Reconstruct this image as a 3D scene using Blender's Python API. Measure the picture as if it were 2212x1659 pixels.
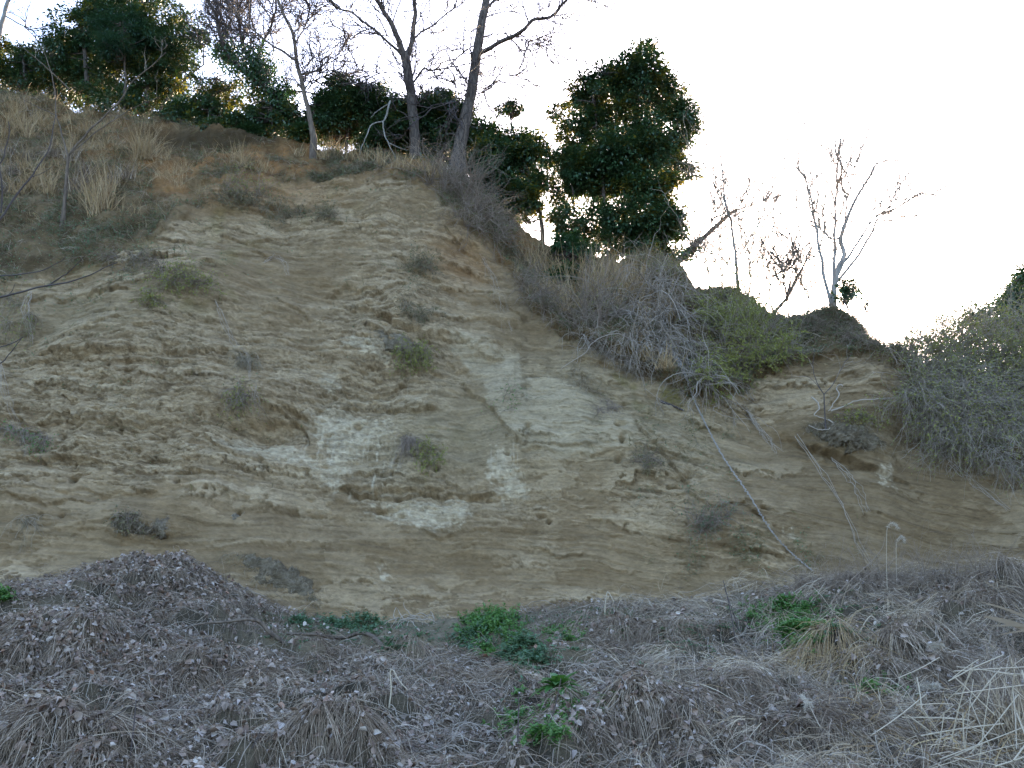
import bpy, math
import numpy as np

# ------------------------------------------------------------------ camera, sky, sun, exposure
for o in list(bpy.data.objects):
    bpy.data.objects.remove(o)
sc = bpy.context.scene
COL = sc.collection
RES_X, RES_Y = 2212.0, 1659.0            # measuring frame of the photograph
FPX = 1995.5                             # focal length in those pixels
PITCH = math.radians(15.0)
CAM = np.array([0.0, 0.0, 2.0])
cd = bpy.data.cameras.new('camera')
cam = bpy.data.objects.new('camera', cd)
COL.objects.link(cam)
cam.location = CAM
cam.rotation_euler = (math.pi / 2 + PITCH, 0, 0)
cd.sensor_width = 36.0
cd.lens = 36.0 * FPX / RES_X
cd.clip_start = 0.05
cd.clip_end = 2000.0
sc.camera = cam

SUN_EL, SUN_AZ = math.radians(13.0), math.radians(14.0)   # low sun behind the cliff, a little to the right
w = bpy.data.worlds.new('World')
sc.world = w
w.use_nodes = True
nt = w.node_tree
nt.nodes.clear()
sky = nt.nodes.new('ShaderNodeTexSky')
sky.sky_type = 'NISHITA'
sky.sun_disc = False
sky.sun_elevation = SUN_EL
sky.sun_rotation = SUN_AZ
sky.air_density = 1.0
sky.dust_density = 2.5
sky.ozone_density = 3.0
bg = nt.nodes.new('ShaderNodeBackground')
bg.inputs['Strength'].default_value = 0.15
wo = nt.nodes.new('ShaderNodeOutputWorld')
tint = nt.nodes.new('ShaderNodeMix'); tint.data_type = 'RGBA'; tint.blend_type = 'MULTIPLY'      # the camera's white balance
tint.inputs[0].default_value = 1.0; tint.inputs[7].default_value = (1.13, 1.0, 0.99, 1)
nt.links.new(sky.outputs[0], tint.inputs[6])
nt.links.new(tint.outputs[2], bg.inputs[0])
nt.links.new(bg.outputs[0], wo.inputs[0])
sl = bpy.data.lights.new('sun', 'SUN')
sl.energy = 2.0
sl.angle = math.radians(0.5)
sl.color = (1.0, 0.86, 0.66)
so = bpy.data.objects.new('sun', sl)
COL.objects.link(so)
# light comes from azimuth SUN_AZ (clockwise from +Y) at elevation SUN_EL
so.rotation_euler = (math.pi / 2 - SUN_EL, 0, math.pi - SUN_AZ)
sc.view_settings.view_transform = 'Standard'
sc.view_settings.look = 'None'
sc.view_settings.gamma = 1.0
sc.view_settings.use_curve_mapping = False
sc.view_settings.exposure = 3.1
sc.cycles.max_bounces = 5
sc.cycles.diffuse_bounces = 3
sc.cycles.glossy_bounces = 2
sc.cycles.transmission_bounces = 3
sc.cycles.transparent_max_bounces = 6
sc.cycles.use_adaptive_sampling = True
sc.cycles.use_denoising = True

# ------------------------------------------------------------------ small maths helpers
rng = np.random.default_rng(7)
SP, CP = math.sin(PITCH), math.cos(PITCH)


def ray(X, Y):
    """direction (per unit of optical depth) of a photograph position"""
    cx = (np.asarray(X, float) - RES_X / 2) / FPX
    cy = (RES_Y / 2 - np.asarray(Y, float)) / FPX
    return cx, CP - cy * SP, SP + cy * CP


def at(X, Y, depth):
    """world point seen at X, Y whose forward distance (world y) is depth"""
    dx, dy, dz = ray(X, Y)
    t = np.asarray(depth, float) / dy
    return np.stack([CAM[0] + dx * t, CAM[1] + dy * t, CAM[2] + dz * t], -1)


def project(p):
    p = np.asarray(p, float) - CAM
    d = p[..., 1] * CP + p[..., 2] * SP
    u = -p[..., 1] * SP + p[..., 2] * CP
    d = np.maximum(d, 0.05)
    return RES_X / 2 + FPX * p[..., 0] / d, RES_Y / 2 - FPX * u / d


def px(n, depth):
    """world size of n photograph pixels at a forward distance"""
    return n * depth / FPX


def sm(a, b, x):
    t = np.clip((x - a) / (b - a), 0, 1)
    return t * t * (3 - 2 * t)


def _hash(ix, iy, seed):
    h = (ix.astype(np.int64) * 374761393 + iy.astype(np.int64) * 668265263 + seed * 974634777) & 0xFFFFFFFF
    h = ((h ^ (h >> 13)) * 1274126177) & 0xFFFFFFFF
    h = ((h ^ (h >> 16)) * 2246822519) & 0xFFFFFFFF
    return ((h ^ (h >> 15)) & 0xFFFFFF) / float(0xFFFFFF)


def noise(x, y, seed=0):
    """smooth gradient noise, about -1..1"""
    x = np.asarray(x, float); y = np.asarray(y, float)
    x0 = np.floor(x); y0 = np.floor(y)
    fx = x - x0; fy = y - y0
    u = fx * fx * fx * (fx * (fx * 6 - 15) + 10)
    v = fy * fy * fy * (fy * (fy * 6 - 15) + 10)
    r = []
    for dx in (0, 1):
        for dy in (0, 1):
            a = _hash(x0 + dx, y0 + dy, seed) * 2 * math.pi
            r.append(np.cos(a) * (fx - dx) + np.sin(a) * (fy - dy))
    n0 = r[0] * (1 - v) + r[1] * v
    n1 = r[2] * (1 - v) + r[3] * v
    return (n0 * (1 - u) + n1 * u) * 1.5


def fbm(x, y, octv=4, seed=0, gain=0.5):
    s = 0; a = 1.0; t = 0
    for k in range(octv):
        s = s + a * noise(x * 2 ** k, y * 2 ** k, seed + k * 17)
        t += a; a *= gain
    return s / t


def inside(poly, X, Y):
    r = np.zeros(np.shape(X), bool)
    n = len(poly)
    for i in range(n):
        x1, y1 = poly[i]; x2, y2 = poly[(i + 1) % n]
        if y1 == y2:
            continue
        c = ((y1 > Y) != (y2 > Y)) & (X < (x2 - x1) * (Y - y1) / (y2 - y1) + x1)
        r ^= c
    return r


def curve(pts, n=24):
    """smooth curve through points (any dimension)"""
    p = np.asarray(pts, float)
    if len(p) < 3:
        t = np.linspace(0, 1, n)[:, None]
        return p[0] * (1 - t) + p[-1] * t
    d = np.r_[0, np.cumsum(np.sqrt((np.diff(p, axis=0) ** 2).sum(1)) ** 0.5)]
    q = np.linspace(0, d[-1], n)
    m = np.zeros_like(p)
    m[1:-1] = (p[2:] - p[:-2]) / (d[2:] - d[:-2])[:, None]
    m[0] = (p[1] - p[0]) / (d[1] - d[0]); m[-1] = (p[-1] - p[-2]) / (d[-1] - d[-2])
    i = np.clip(np.searchsorted(d, q, 'right') - 1, 0, len(d) - 2)
    h = (d[i + 1] - d[i])[:, None]
    t = ((q - d[i]) / (d[i + 1] - d[i]))[:, None]
    return ((2 * t ** 3 - 3 * t ** 2 + 1) * p[i] + (t ** 3 - 2 * t ** 2 + t) * h * m[i]
            + (-2 * t ** 3 + 3 * t ** 2) * p[i + 1] + (t ** 3 - t ** 2) * h * m[i + 1])


def unit(v):
    return v / np.maximum(np.sqrt((v * v).sum(-1, keepdims=True)), 1e-9)


def rvec(n, r=None):
    return unit((r or rng).normal(size=(n, 3)))


# ------------------------------------------------------------------ mesh collecting
class MB:
    def __init__(self):
        self.v = []; self.q = []; self.t = []; self.n = 0; self.c = []

    def add(self, v, q=None, t=None, c=None):
        v = np.asarray(v, float).reshape(-1, 3)
        self.v.append(v)
        if q is not None: self.q.append(np.asarray(q, np.int64).reshape(-1, 4) + self.n)
        if t is not None: self.t.append(np.asarray(t, np.int64).reshape(-1, 3) + self.n)
        if c is not None: self.c.append(np.asarray(c, float).reshape(-1, 4))
        self.n += len(v)

    def tubes(self, P, R, sides=4):
        """P (N,K,3) centre lines, R (N,K) radii"""
        P = np.asarray(P, float); R = np.asarray(R, float)
        if P.ndim == 2: P = P[None]; R = R[None]
        N, K, _ = P.shape
        T = unit(np.gradient(P, axis=1))
        main = unit(P[:, -1] - P[:, 0] + 1e-6)
        ref = np.where(np.abs(main[:, 1:2]) < 0.8, np.array([[0, 1.0, 0]]), np.array([[1.0, 0, 0]]))
        A = unit(np.cross(T, ref[:, None, :])); B = np.cross(T, A)
        th = np.arange(sides) * 2 * math.pi / sides
        V = P[:, :, None, :] + R[:, :, None, None] * (A[:, :, None, :] * np.cos(th)[:, None] + B[:, :, None, :] * np.sin(th)[:, None])
        i = np.arange(N)[:, None, None] * K * sides; k = np.arange(K - 1)[None, :, None] * sides; s = np.arange(sides)[None, None, :]
        s2 = (s + 1) % sides
        q = np.stack([i + k + s, i + k + s2, i + k + sides + s2, i + k + sides + s], -1)
        self.add(V, q)

    def strips(self, P, W, side):
        """flat blades: P (N,K,3), W (N,K) half widths, side (N,3)"""
        N, K, _ = P.shape
        T = unit(np.gradient(P, axis=1))
        S = unit(np.cross(T, side[:, None, :]))
        V = np.stack([P + S * W[..., None], P - S * W[..., None]], 2)
        i = np.arange(N)[:, None] * K * 2; k = np.arange(K - 1)[None, :] * 2
        q = np.stack([i + k, i + k + 1, i + k + 3, i + k + 2], -1)
        self.add(V, q)

    def leaves(self, P, D, Nrm, L, Wd, fold=0.25):
        """folded diamond leaves"""
        D = unit(D); S = unit(np.cross(D, Nrm)); U = np.cross(S, D)
        L = np.broadcast_to(np.asarray(L, float), (len(P),))[:, None]; Wd = np.broadcast_to(np.asarray(Wd, float), (len(P),))[:, None]
        tip = P + D * L - U * L * 0.12
        l = P + D * L * 0.45 + S * Wd + U * Wd * fold
        r = P + D * L * 0.45 - S * Wd + U * Wd * fold
        V = np.stack([P, l, tip, r], 1)
        i = np.arange(len(P))[:, None] * 4
        self.add(V, t=np.concatenate([i + np.array([[0, 2, 1]]), i + np.array([[0, 3, 2]])], 0))

    def round_leaves(self, P, D, Nrm, L, Wd, curl):
        """rounder curled leaves of two folded halves"""
        D = unit(D); S = unit(np.cross(D, Nrm)); U = np.cross(S, D)
        L = L[:, None]; Wd = Wd[:, None]; cu = curl[:, None]
        a_ = P + D * L * .22 + S * Wd * .85 + U * Wd * cu
        b_ = P + D * L * .72 + S * Wd * .75 + U * Wd * cu * 1.3
        tip = P + D * L - U * L * .25 * cu
        c_ = P + D * L * .72 - S * Wd * .75 + U * Wd * cu * .9
        d_ = P + D * L * .22 - S * Wd * .9 + U * Wd * cu * .7
        V = np.stack([P, a_, b_, tip, c_, d_], 1)
        i = np.arange(len(P))[:, None] * 6
        self.add(V, np.concatenate([i + np.array([[0, 3, 2, 1]]), i + np.array([[0, 5, 4, 3]])], 0))

    def sheet(self, V, c=None):
        """V (R,C,3) grid"""
        R_, C_, _ = V.shape
        i = np.arange(R_ - 1)[:, None] * C_ + np.arange(C_ - 1)[None, :]
        self.add(V, np.stack([i, i + 1, i + C_ + 1, i + C_], -1), c=c)

    def build(self, name, material, parent=None, smooth=True, loc=None):
        v = np.concatenate(self.v) if self.v else np.zeros((0, 3))
        base = np.zeros(3)
        if parent is not None:
            p = parent
            while p is not None:
                base = base + np.array(p.location); p = p.parent
        elif loc is not None:
            base = np.asarray(loc, float)
        v = v - base
        q = np.concatenate(self.q) if self.q else np.zeros((0, 4), np.int64)
        t = np.concatenate(self.t) if self.t else np.zeros((0, 3), np.int64)
        me = bpy.data.meshes.new(name)
        me.vertices.add(len(v)); me.vertices.foreach_set('co', v.astype(np.float32).ravel())
        me.loops.add(len(q) * 4 + len(t) * 3)
        me.loops.foreach_set('vertex_index', np.r_[q.ravel(), t.ravel()].astype(np.int32))
        me.polygons.add(len(q) + len(t))
        me.polygons.foreach_set('loop_start', np.r_[np.arange(len(q)) * 4, len(q) * 4 + np.arange(len(t)) * 3].astype(np.int32))
        me.polygons.foreach_set('use_smooth', np.full(len(q) + len(t), smooth))
        me.update(calc_edges=True)
        if self.c:
            c = np.concatenate(self.c)
            a = me.color_attributes.new('earth', 'FLOAT_COLOR', 'POINT')
            a.data.foreach_set('color', np.c_[c[:, :3], np.ones(len(c))].astype(np.float32).ravel())
            f = me.attributes.new('flakes', 'FLOAT', 'POINT')
            f.data.foreach_set('value', c[:, 3].astype(np.float32))
        me.materials.append(material)
        ob = bpy.data.objects.new(name, me)
        COL.objects.link(ob)
        if parent is not None: ob.parent = parent
        elif loc is not None: ob.location = base
        return ob


def tag(o, label=None, cat=None, group=None, kind=None):
    if label: o['label'] = label
    if cat: o['category'] = cat
    if group: o['group'] = group
    if kind: o['kind'] = kind
    return o


def thing(name, label, cat, loc, group=None):
    o = bpy.data.objects.new(name, None)
    o.empty_display_size = 0.2
    COL.objects.link(o)
    o.location = [float(a) for a in loc]
    return tag(o, label, cat, group)


# ------------------------------------------------------------------ materials
def ramp(nt, fac, cols):
    r = nt.nodes.new('ShaderNodeValToRGB')
    el = r.color_ramp.elements
    while len(el) < len(cols): el.new(0.5)
    for i, c in enumerate(cols):
        el[i].position = i / (len(cols) - 1)
        el[i].color = (*c, 1)
    nt.links.new(fac, r.inputs[0])
    return r.outputs[0]


def mat(name, cols, rough=0.8, trans=None, tfac=0.35, spec=0.3, patch=None):
    """each separate piece of the mesh (leaf, blade, twig) takes its own colour from cols"""
    m = bpy.data.materials.new(name)
    m.use_nodes = True
    nt = m.node_tree
    b = nt.nodes['Principled BSDF']
    b.inputs['Roughness'].default_value = rough
    b.inputs['Specular IOR Level'].default_value = spec
    g = nt.nodes.new('ShaderNodeNewGeometry')
    col = ramp(nt, g.outputs['Random Per Island'], cols)
    if patch:                                   # older and younger, browner and greyer areas
        tc = nt.nodes.new('ShaderNodeTexCoord')
        pn_ = nt.nodes.new('ShaderNodeTexNoise'); pn_.inputs['Scale'].default_value = patch; pn_.inputs['Detail'].default_value = 4
        nt.links.new(tc.outputs['Object'], pn_.inputs[0])
        mx_ = nt.nodes.new('ShaderNodeMix'); mx_.data_type = 'RGBA'; mx_.blend_type = 'MULTIPLY'; mx_.inputs[0].default_value = 1.0
        nt.links.new(col, mx_.inputs[6])
        nt.links.new(ramp(nt, pn_.outputs[0], [(.45, .38, .32), (.5, .42, .36), (.95, .92, .9), (1.3, 1.28, 1.25), (1.3, 1.28, 1.25)]), mx_.inputs[7])
        col = mx_.outputs[2]
    nt.links.new(col, b.inputs['Base Color'])
    if trans:
        t = nt.nodes.new('ShaderNodeBsdfTranslucent')
        nt.links.new(ramp(nt, g.outputs['Random Per Island'], trans), t.inputs[0])
        mx = nt.nodes.new('ShaderNodeMixShader')
        mx.inputs[0].default_value = tfac
        nt.links.new(b.outputs[0], mx.inputs[1]); nt.links.new(t.outputs[0], mx.inputs[2])
        nt.links.new(mx.outputs[0], nt.nodes['Material Output'].inputs[0])
    return m


def bark(name, c1, c2, scale=9.0, moss=None):
    m = bpy.data.materials.new(name)
    m.use_nodes = True
    nt = m.node_tree
    b = nt.nodes['Principled BSDF']
    b.inputs['Roughness'].default_value = 0.9
    b.inputs['Specular IOR Level'].default_value = 0.15
    tc = nt.nodes.new('ShaderNodeTexCoord')
    mp = nt.nodes.new('ShaderNodeMapping')
    mp.inputs['Scale'].default_value = (scale * 2.2, scale * 2.2, scale * 0.5)
    n = nt.nodes.new('ShaderNodeTexNoise')
    n.inputs['Scale'].default_value = 1.0; n.inputs['Detail'].default_value = 6
    nt.links.new(tc.outputs['Object'], mp.inputs[0]); nt.links.new(mp.outputs[0], n.inputs[0])
    nt.links.new(ramp(nt, n.outputs[0], [c1, c1, c2, c2]), b.inputs['Base Color'])
    bp = nt.nodes.new('ShaderNodeBump')
    bp.inputs['Strength'].default_value = 0.9; bp.inputs['Distance'].default_value = 0.04
    nt.links.new(n.outputs[0], bp.inputs['Height']); nt.links.new(bp.outputs[0], b.inputs['Normal'])
    return m


def earth(name, scale, bumpd, lo=0.75, hi=1.25, flake=True):
    """soil: the colour layer 'earth' of the mesh, broken up by fine noise, with gritty bump"""
    m = bpy.data.materials.new(name)
    m.use_nodes = True
    nt = m.node_tree
    b = nt.nodes['Principled BSDF']
    b.inputs['Roughness'].default_value = 0.95
    b.inputs['Specular IOR Level'].default_value = 0.1
    vc = nt.nodes.new('ShaderNodeVertexColor'); vc.layer_name = 'earth'
    fa = nt.nodes.new('ShaderNodeAttribute'); fa.attribute_name = 'flakes'
    tc = nt.nodes.new('ShaderNodeTexCoord')
    n = nt.nodes.new('ShaderNodeTexNoise'); n.inputs['Scale'].default_value = scale; n.inputs['Detail'].default_value = 8
    n.inputs['Roughness'].default_value = 0.7
    mp = nt.nodes.new('ShaderNodeMapping'); mp.inputs['Scale'].default_value = (1, 1, 2.2)
    nt.links.new(tc.outputs['Object'], mp.inputs[0]); nt.links.new(mp.outputs[0], n.inputs[0])
    r = nt.nodes.new('ShaderNodeMapRange')
    r.inputs[1].default_value = 0.3; r.inputs[2].default_value = 0.7
    r.inputs[3].default_value = lo; r.inputs[4].default_value = hi
    nt.links.new(n.outputs[0], r.inputs[0])
    mul = nt.nodes.new('ShaderNodeVectorMath'); mul.operation = 'SCALE'
    nt.links.new(vc.outputs[0], mul.inputs[0]); nt.links.new(r.outputs[0], mul.inputs['Scale'])
    # ragged flakes of crust, finer than the mesh; how many of them is stored in the layer 'flakes'
    mp3 = nt.nodes.new('ShaderNodeMapping'); mp3.inputs['Scale'].default_value = (2.0, 2.0, 5.5)
    mp3.inputs['Rotation'].default_value = (0, math.radians(5), 0)
    nt.links.new(tc.outputs['Object'], mp3.inputs[0])
    n3 = nt.nodes.new('ShaderNodeTexNoise'); n3.inputs['Scale'].default_value = 1.6; n3.inputs['Detail'].default_value = 9
    n3.inputs['Roughness'].default_value = 0.62; n3.inputs['Distortion'].default_value = 0.5
    nt.links.new(mp3.outputs[0], n3.inputs[0])
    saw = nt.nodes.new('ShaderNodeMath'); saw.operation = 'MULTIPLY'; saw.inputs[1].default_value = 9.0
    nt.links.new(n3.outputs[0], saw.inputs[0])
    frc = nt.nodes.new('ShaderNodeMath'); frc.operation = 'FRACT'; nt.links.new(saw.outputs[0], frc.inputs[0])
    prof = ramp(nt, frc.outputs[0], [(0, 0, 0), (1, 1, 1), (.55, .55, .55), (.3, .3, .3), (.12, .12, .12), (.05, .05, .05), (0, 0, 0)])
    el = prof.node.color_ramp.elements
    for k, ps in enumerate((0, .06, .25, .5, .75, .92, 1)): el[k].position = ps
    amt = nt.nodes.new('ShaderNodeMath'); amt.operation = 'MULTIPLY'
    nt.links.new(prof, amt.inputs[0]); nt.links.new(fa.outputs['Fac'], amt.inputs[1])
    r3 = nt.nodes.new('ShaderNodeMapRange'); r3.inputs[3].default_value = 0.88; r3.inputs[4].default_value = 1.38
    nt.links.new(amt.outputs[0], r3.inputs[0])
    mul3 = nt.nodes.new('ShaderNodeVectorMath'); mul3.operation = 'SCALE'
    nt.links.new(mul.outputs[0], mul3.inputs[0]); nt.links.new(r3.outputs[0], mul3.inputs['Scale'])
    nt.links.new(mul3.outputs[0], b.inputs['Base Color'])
    bp3 = nt.nodes.new('ShaderNodeBump'); bp3.inputs['Strength'].default_value = 1.0; bp3.inputs['Distance'].default_value = .02 if flake else .0
    nt.links.new(amt.outputs[0], bp3.inputs['Height'])
    bp = nt.nodes.new('ShaderNodeBump')
    bp.inputs['Strength'].default_value = 0.7; bp.inputs['Distance'].default_value = bumpd
    n2 = nt.nodes.new('ShaderNodeTexNoise'); n2.inputs['Scale'].default_value = scale * 3.5; n2.inputs['Detail'].default_value = 5
    nt.links.new(mp.outputs[0], n2.inputs[0])
    bp2 = nt.nodes.new('ShaderNodeBump')
    bp2.inputs['Strength'].default_value = 0.8; bp2.inputs['Distance'].default_value = bumpd * .5
    nt.links.new(n2.outputs[0], bp2.inputs['Height'])
    nt.links.new(n.outputs[0], bp.inputs['Height']); nt.links.new(bp3.outputs[0], bp2.inputs['Normal']); nt.links.new(bp2.outputs[0], bp.inputs['Normal']); nt.links.new(bp.outputs[0], b.inputs['Normal'])
    return m


M_CLIFF = earth('sandy_earth', 9.0, 0.05)
M_SOIL = earth('dark_soil', 14.0, 0.04)

# ------------------------------------------------------------------ the cliff: foot, lip of the bare face and ridge, as columns
BX = [-1500, -700, 0, 500, 950, 1300, 1700, 2212, 2900, 3800]
BYD = [14, 15.5, 16.6, 17.4, 18.6, 18.8, 18.2, 17.2, 15.5, 14]         # forward distance of the foot
KX = [-1500, 0, 500, 950, 1300, 1700, 2212, 3800]
KK = [.5, .5, .5, .46, .5, .6, .6, .6]                                  # run per rise of the bare face
FOOT = [(-1500, 1240), (0, 1262), (120, 1255), (240, 1235), (400, 1240), (500, 1275), (640, 1325), (780, 1338), (930, 1338), (1100, 1322), (1240, 1305), (1480, 1300), (1620, 1270), (1760, 1262), (2000, 1255), (2212, 1215), (3800, 1180)]
LIP = [(-1500, 520), (0, 590), (200, 570), (330, 520), (420, 450), (480, 395), (600, 385), (740, 385), (870, 400), (960, 455), (1050, 520), (1110, 580), (1150, 670), (1230, 745), (1370, 805), (1480, 865), (1560, 860), (1640, 805), (1760, 775), (1860, 770), (1920, 800), (1960, 900), (2060, 960), (2212, 1020), (3800, 1000)]
RIDGE = [(-1500, 130), (-300, 160), (0, 185), (120, 215), (300, 255), (400, 268), (520, 285), (640, 312), (760, 325), (900, 345), (960, 385), (1020, 420), (1090, 462), (1150, 505), (1240, 545), (1340, 568), (1385, 560), (1440, 566), (1475, 598), (1500, 632), (1545, 628), (1620, 640), (1640, 672), (1700, 680), (1790, 688), (1850, 715), (1880, 745), (1910, 768), (2000, 785), (2100, 800), (2212, 800), (2600, 760), (3800, 700)]
interp = lambda pts, X: np.interp(X, [p[0] for p in pts], [p[1] for p in pts])


def slope_of(Y):
    _, dy, dz = ray(0, Y)
    return dz / dy


XC = np.r_[np.arange(-1500, -120, 30), np.arange(-120, 2335, 2.0), np.arange(2335, 3800, 30)].astype(float)
NV_F, NV_U, NV_B = 480, 130, 24
yb = np.interp(XC, BX, BYD); kb = np.interp(XC, KX, KK)
zb = slope_of(interp(FOOT, XC)) * yb
lip = interp(LIP, XC) + 10 * noise(XC / 40, XC * 0, 3) + 6 * noise(XC / 13, XC * 0, 4)
rdg = interp(RIDGE, XC) + 5 * noise(XC / 28, XC * 0, 5) + 3 * noise(XC / 9, XC * 0, 6)
lip = np.maximum(lip, rdg + 40)
ml = slope_of(lip); hl = (ml * yb - zb) / (1 - ml * kb)
yl = yb + kb * hl; zl = zb + hl
ku = 0.85
mr = slope_of(rdg); hu = (mr * yl - zl) / (1 - mr * ku)
yr = yl + ku * hu; zr = zl + hu
vf = np.linspace(-0.10, 1, NV_F)[:, None]; vu = np.linspace(0, 1, NV_U + 1)[1:, None]; vbk = np.linspace(0, 1, NV_B + 1)[1:, None]
flare = 1.0 * np.exp(-np.maximum(vf, 0) / 0.05) * (vf > -1)             # the foot runs out gently
yy = np.r_[yb + kb * hl * vf - 0.25 * flare * 0, yl + ku * hu * vu, yr + 40 * vbk ** 1.6]
zz = np.r_[zb + hl * vf, zl + hu * vu, zr - 2.5 * vbk - (zr + 6) * sm(.80, 1.0, vbk)]
t_ = (yy * CP + zz * SP)
xx = (XC - RES_X / 2)[None, :] / FPX * np.minimum(t_, (yr * CP + zr * SP) * 1.02)
BASE = np.stack([xx + CAM[0], yy + CAM[1], zz + CAM[2]], -1)
PX, PY = project(BASE)
PX = np.broadcast_to(XC[None, :], PY.shape)
row = np.arange(BASE.shape[0])[:, None]
isback = row >= NV_F + NV_U
wx = BASE[..., 0]; wz = BASE[..., 2]
ragged = 20 * fbm(wx * 2.4, wz * 2.4, 5, 45, .65)
bare = sm(-12, 12, PY - lip[None, :] + ragged) * ~isback                 # 1 on the bare face, 0 above the lip
                           # on-face coordinates in metres
# strata run level on the left and dip on the right
dip = 0.10 * (wx - 1.0) + 0.22 * np.maximum(wx - 4, 0)
bed = wz + 0.18 * fbm(wx * 0.35, wz * 0.35, 3, 31) + 0.11 * (wx - 2.5 + np.sqrt((wx - 2.5) ** 2 + 4)) + 0.02 * wx


def spot(X0, Y0, rx, ry, p=2.0):
    return np.exp(-(np.abs((PX - X0) / rx) ** p + np.abs((PY - Y0) / ry) ** p))


WXn = 16 * fbm(wx * 1.6, wz * 1.6, 4, 41); WYn = 13 * fbm(wx * 1.6 + 9, wz * 1.6, 4, 42)
WXf = WXn + 5 * noise(wx * 9, wz * 9, 43); WYf = WYn + 5 * noise(wx * 9, wz * 9, 44)
QX, QY = PX + WXf, PY + WYf

PALE = [[(655, 885), (720, 878), (800, 905), (862, 915), (838, 958), (770, 972), (740, 1010), (738, 1058), (700, 1060), (692, 1010), (690, 950)],
        [(430, 958), (540, 938), (600, 946), (690, 992), (705, 1028), (640, 1010), (560, 975)],
        [(765, 1083), (870, 1090), (1000, 1082), (1040, 1103), (992, 1128), (965, 1158), (905, 1142), (830, 1122)],
        [(728, 733), (800, 740), (856, 770), (836, 786), (760, 770)],
        [(700, 800), (745, 815), (740, 850), (705, 862), (690, 830)],
        [(1058, 975), (1105, 990), (1135, 1075), (1098, 1095), (1062, 1050)],
        [(805, 1222), (850, 1225), (842, 1248), (815, 1245)],
        [(1885, 1000), (1915, 1000), (1930, 1058), (1905, 1062)],
        [(1690, 1142), (1725, 1142), (1718, 1180), (1690, 1170)], [(2160, 1125), (2180, 1122), (2174, 1160), (2162, 1150)]]
SLAB = [(955, 732), (1050, 745), (1108, 765), (1118, 800), (1100, 850), (1180, 835), (1290, 880), (1345, 930), (1375, 970), (1330, 990), (1240, 1000), (1130, 985), (1095, 935), (1068, 880), (1045, 825), (1000, 770)]
pn = fbm(wx * 2.2, wz * 3.4, 5, 51, 0.68)


def soft(poly, r):
    s = np.zeros(PX.shape)
    for k in range(10):
        s += inside(poly, QX + r * math.sqrt((k + .5) / 10) * math.cos(k * 2.4), QY + r * math.sqrt((k + .5) / 10) * math.sin(k * 2.4))
    return s / 10


pale = np.zeros_like(PX)
for p in PALE: pale = np.maximum(pale, soft(p, 24))
pale = sm(.26, .66, pale + .8 * pn + .4 * fbm(wx * 7, wz * 11, 3, 54) - .1) * sm(.05, .3, pale)
slab = soft(SLAB, 24)
slab = sm(.16, .55, slab + .45 * pn) * sm(.02, .3, slab)
crumbzone = np.clip(1.1 * spot(170, 860, 420, 130) + 0.8 * spot(250, 980, 260, 60) + 0.8 * spot(800, 820, 200, 90) + 0.8 * spot(800, 720, 130, 90)
                    + 0.7 * spot(880, 1010, 190, 70) + .7 * spot(960, 1110, 200, 40) + 0.6 * spot(420, 720, 170, 90) + 0.8 * spot(880, 640, 90, 120)
                    + 0.6 * spot(1450, 1020, 120, 110) + 0.5 * spot(700, 500, 260, 60) + .7 * spot(1620, 1190, 170, 60) + .5 * spot(1150, 1200, 60, 70), 0, 1)
smoothz = np.clip(spot(620, 1190, 700, 80, 4) + .5 * spot(200, 1080, 300, 60, 3) + spot(1350, 1210, 330, 60, 4) + spot(1010, 900, 70, 160) + spot(1850, 1080, 330, 150, 4) + spot(600, 650, 170, 130, 3) + .8 * spot(220, 690, 200, 60, 3) + .7 * spot(700, 560, 160, 50) + spot(1150, 660, 120, 140, 3) + .6 * spot(1250, 900, 130, 100, 3), 0, 1)

# --- relief (metres, outward)
D = 0.55 * fbm(wx * 0.22, wz * 0.22, 3, 11) + 0.15 * fbm(wx * 0.6, wz * 1.0, 3, 12)
D += 0.05 * fbm(wx * 2.5, wz * 4.5, 4, 13) * bare * (1 - .7 * smoothz)
BULGE = [(300, 700, 240, 160, .35), (560, 850, 130, 50, .35), (880, 690, 110, 110, .35), (1060, 1150, 130, 70, .15), (250, 1130, 80, 40, .25), (960, 420, 120, 60, .3),
         (1250, 900, 160, 140, .25), (1010, 900, 60, 140, -.30), (570, 925, 110, 36, -.35), (1460, 1040, 120, 120, .3), (1600, 1150, 120, 90, .25), (420, 610, 90, 60, .3), (1300, 700, 100, 60, .1), (1900, 850, 110, 60, .3), (2060, 1150, 150, 90, -.25), (1650, 950, 90, 110, -.2)]
for X0, Y0, rx, ry, a in BULGE: D += a * spot(X0, Y0, rx, ry)


def cut(X0, Y0, rx, ry, a, tilt=0.0):
    """undercut: sharp upper edge at Y0, dying away below it"""
    d = PY + 1.4 * WYn + 2.5 * noise(wx * 5, wz * 5, 46) - Y0 - tilt * (PX - X0)
    return -a * .8 * np.exp(-((PX - X0) / rx) ** 2) * sm(-1, 5, d) * np.exp(-np.maximum(d, 0) / ry)


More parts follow.
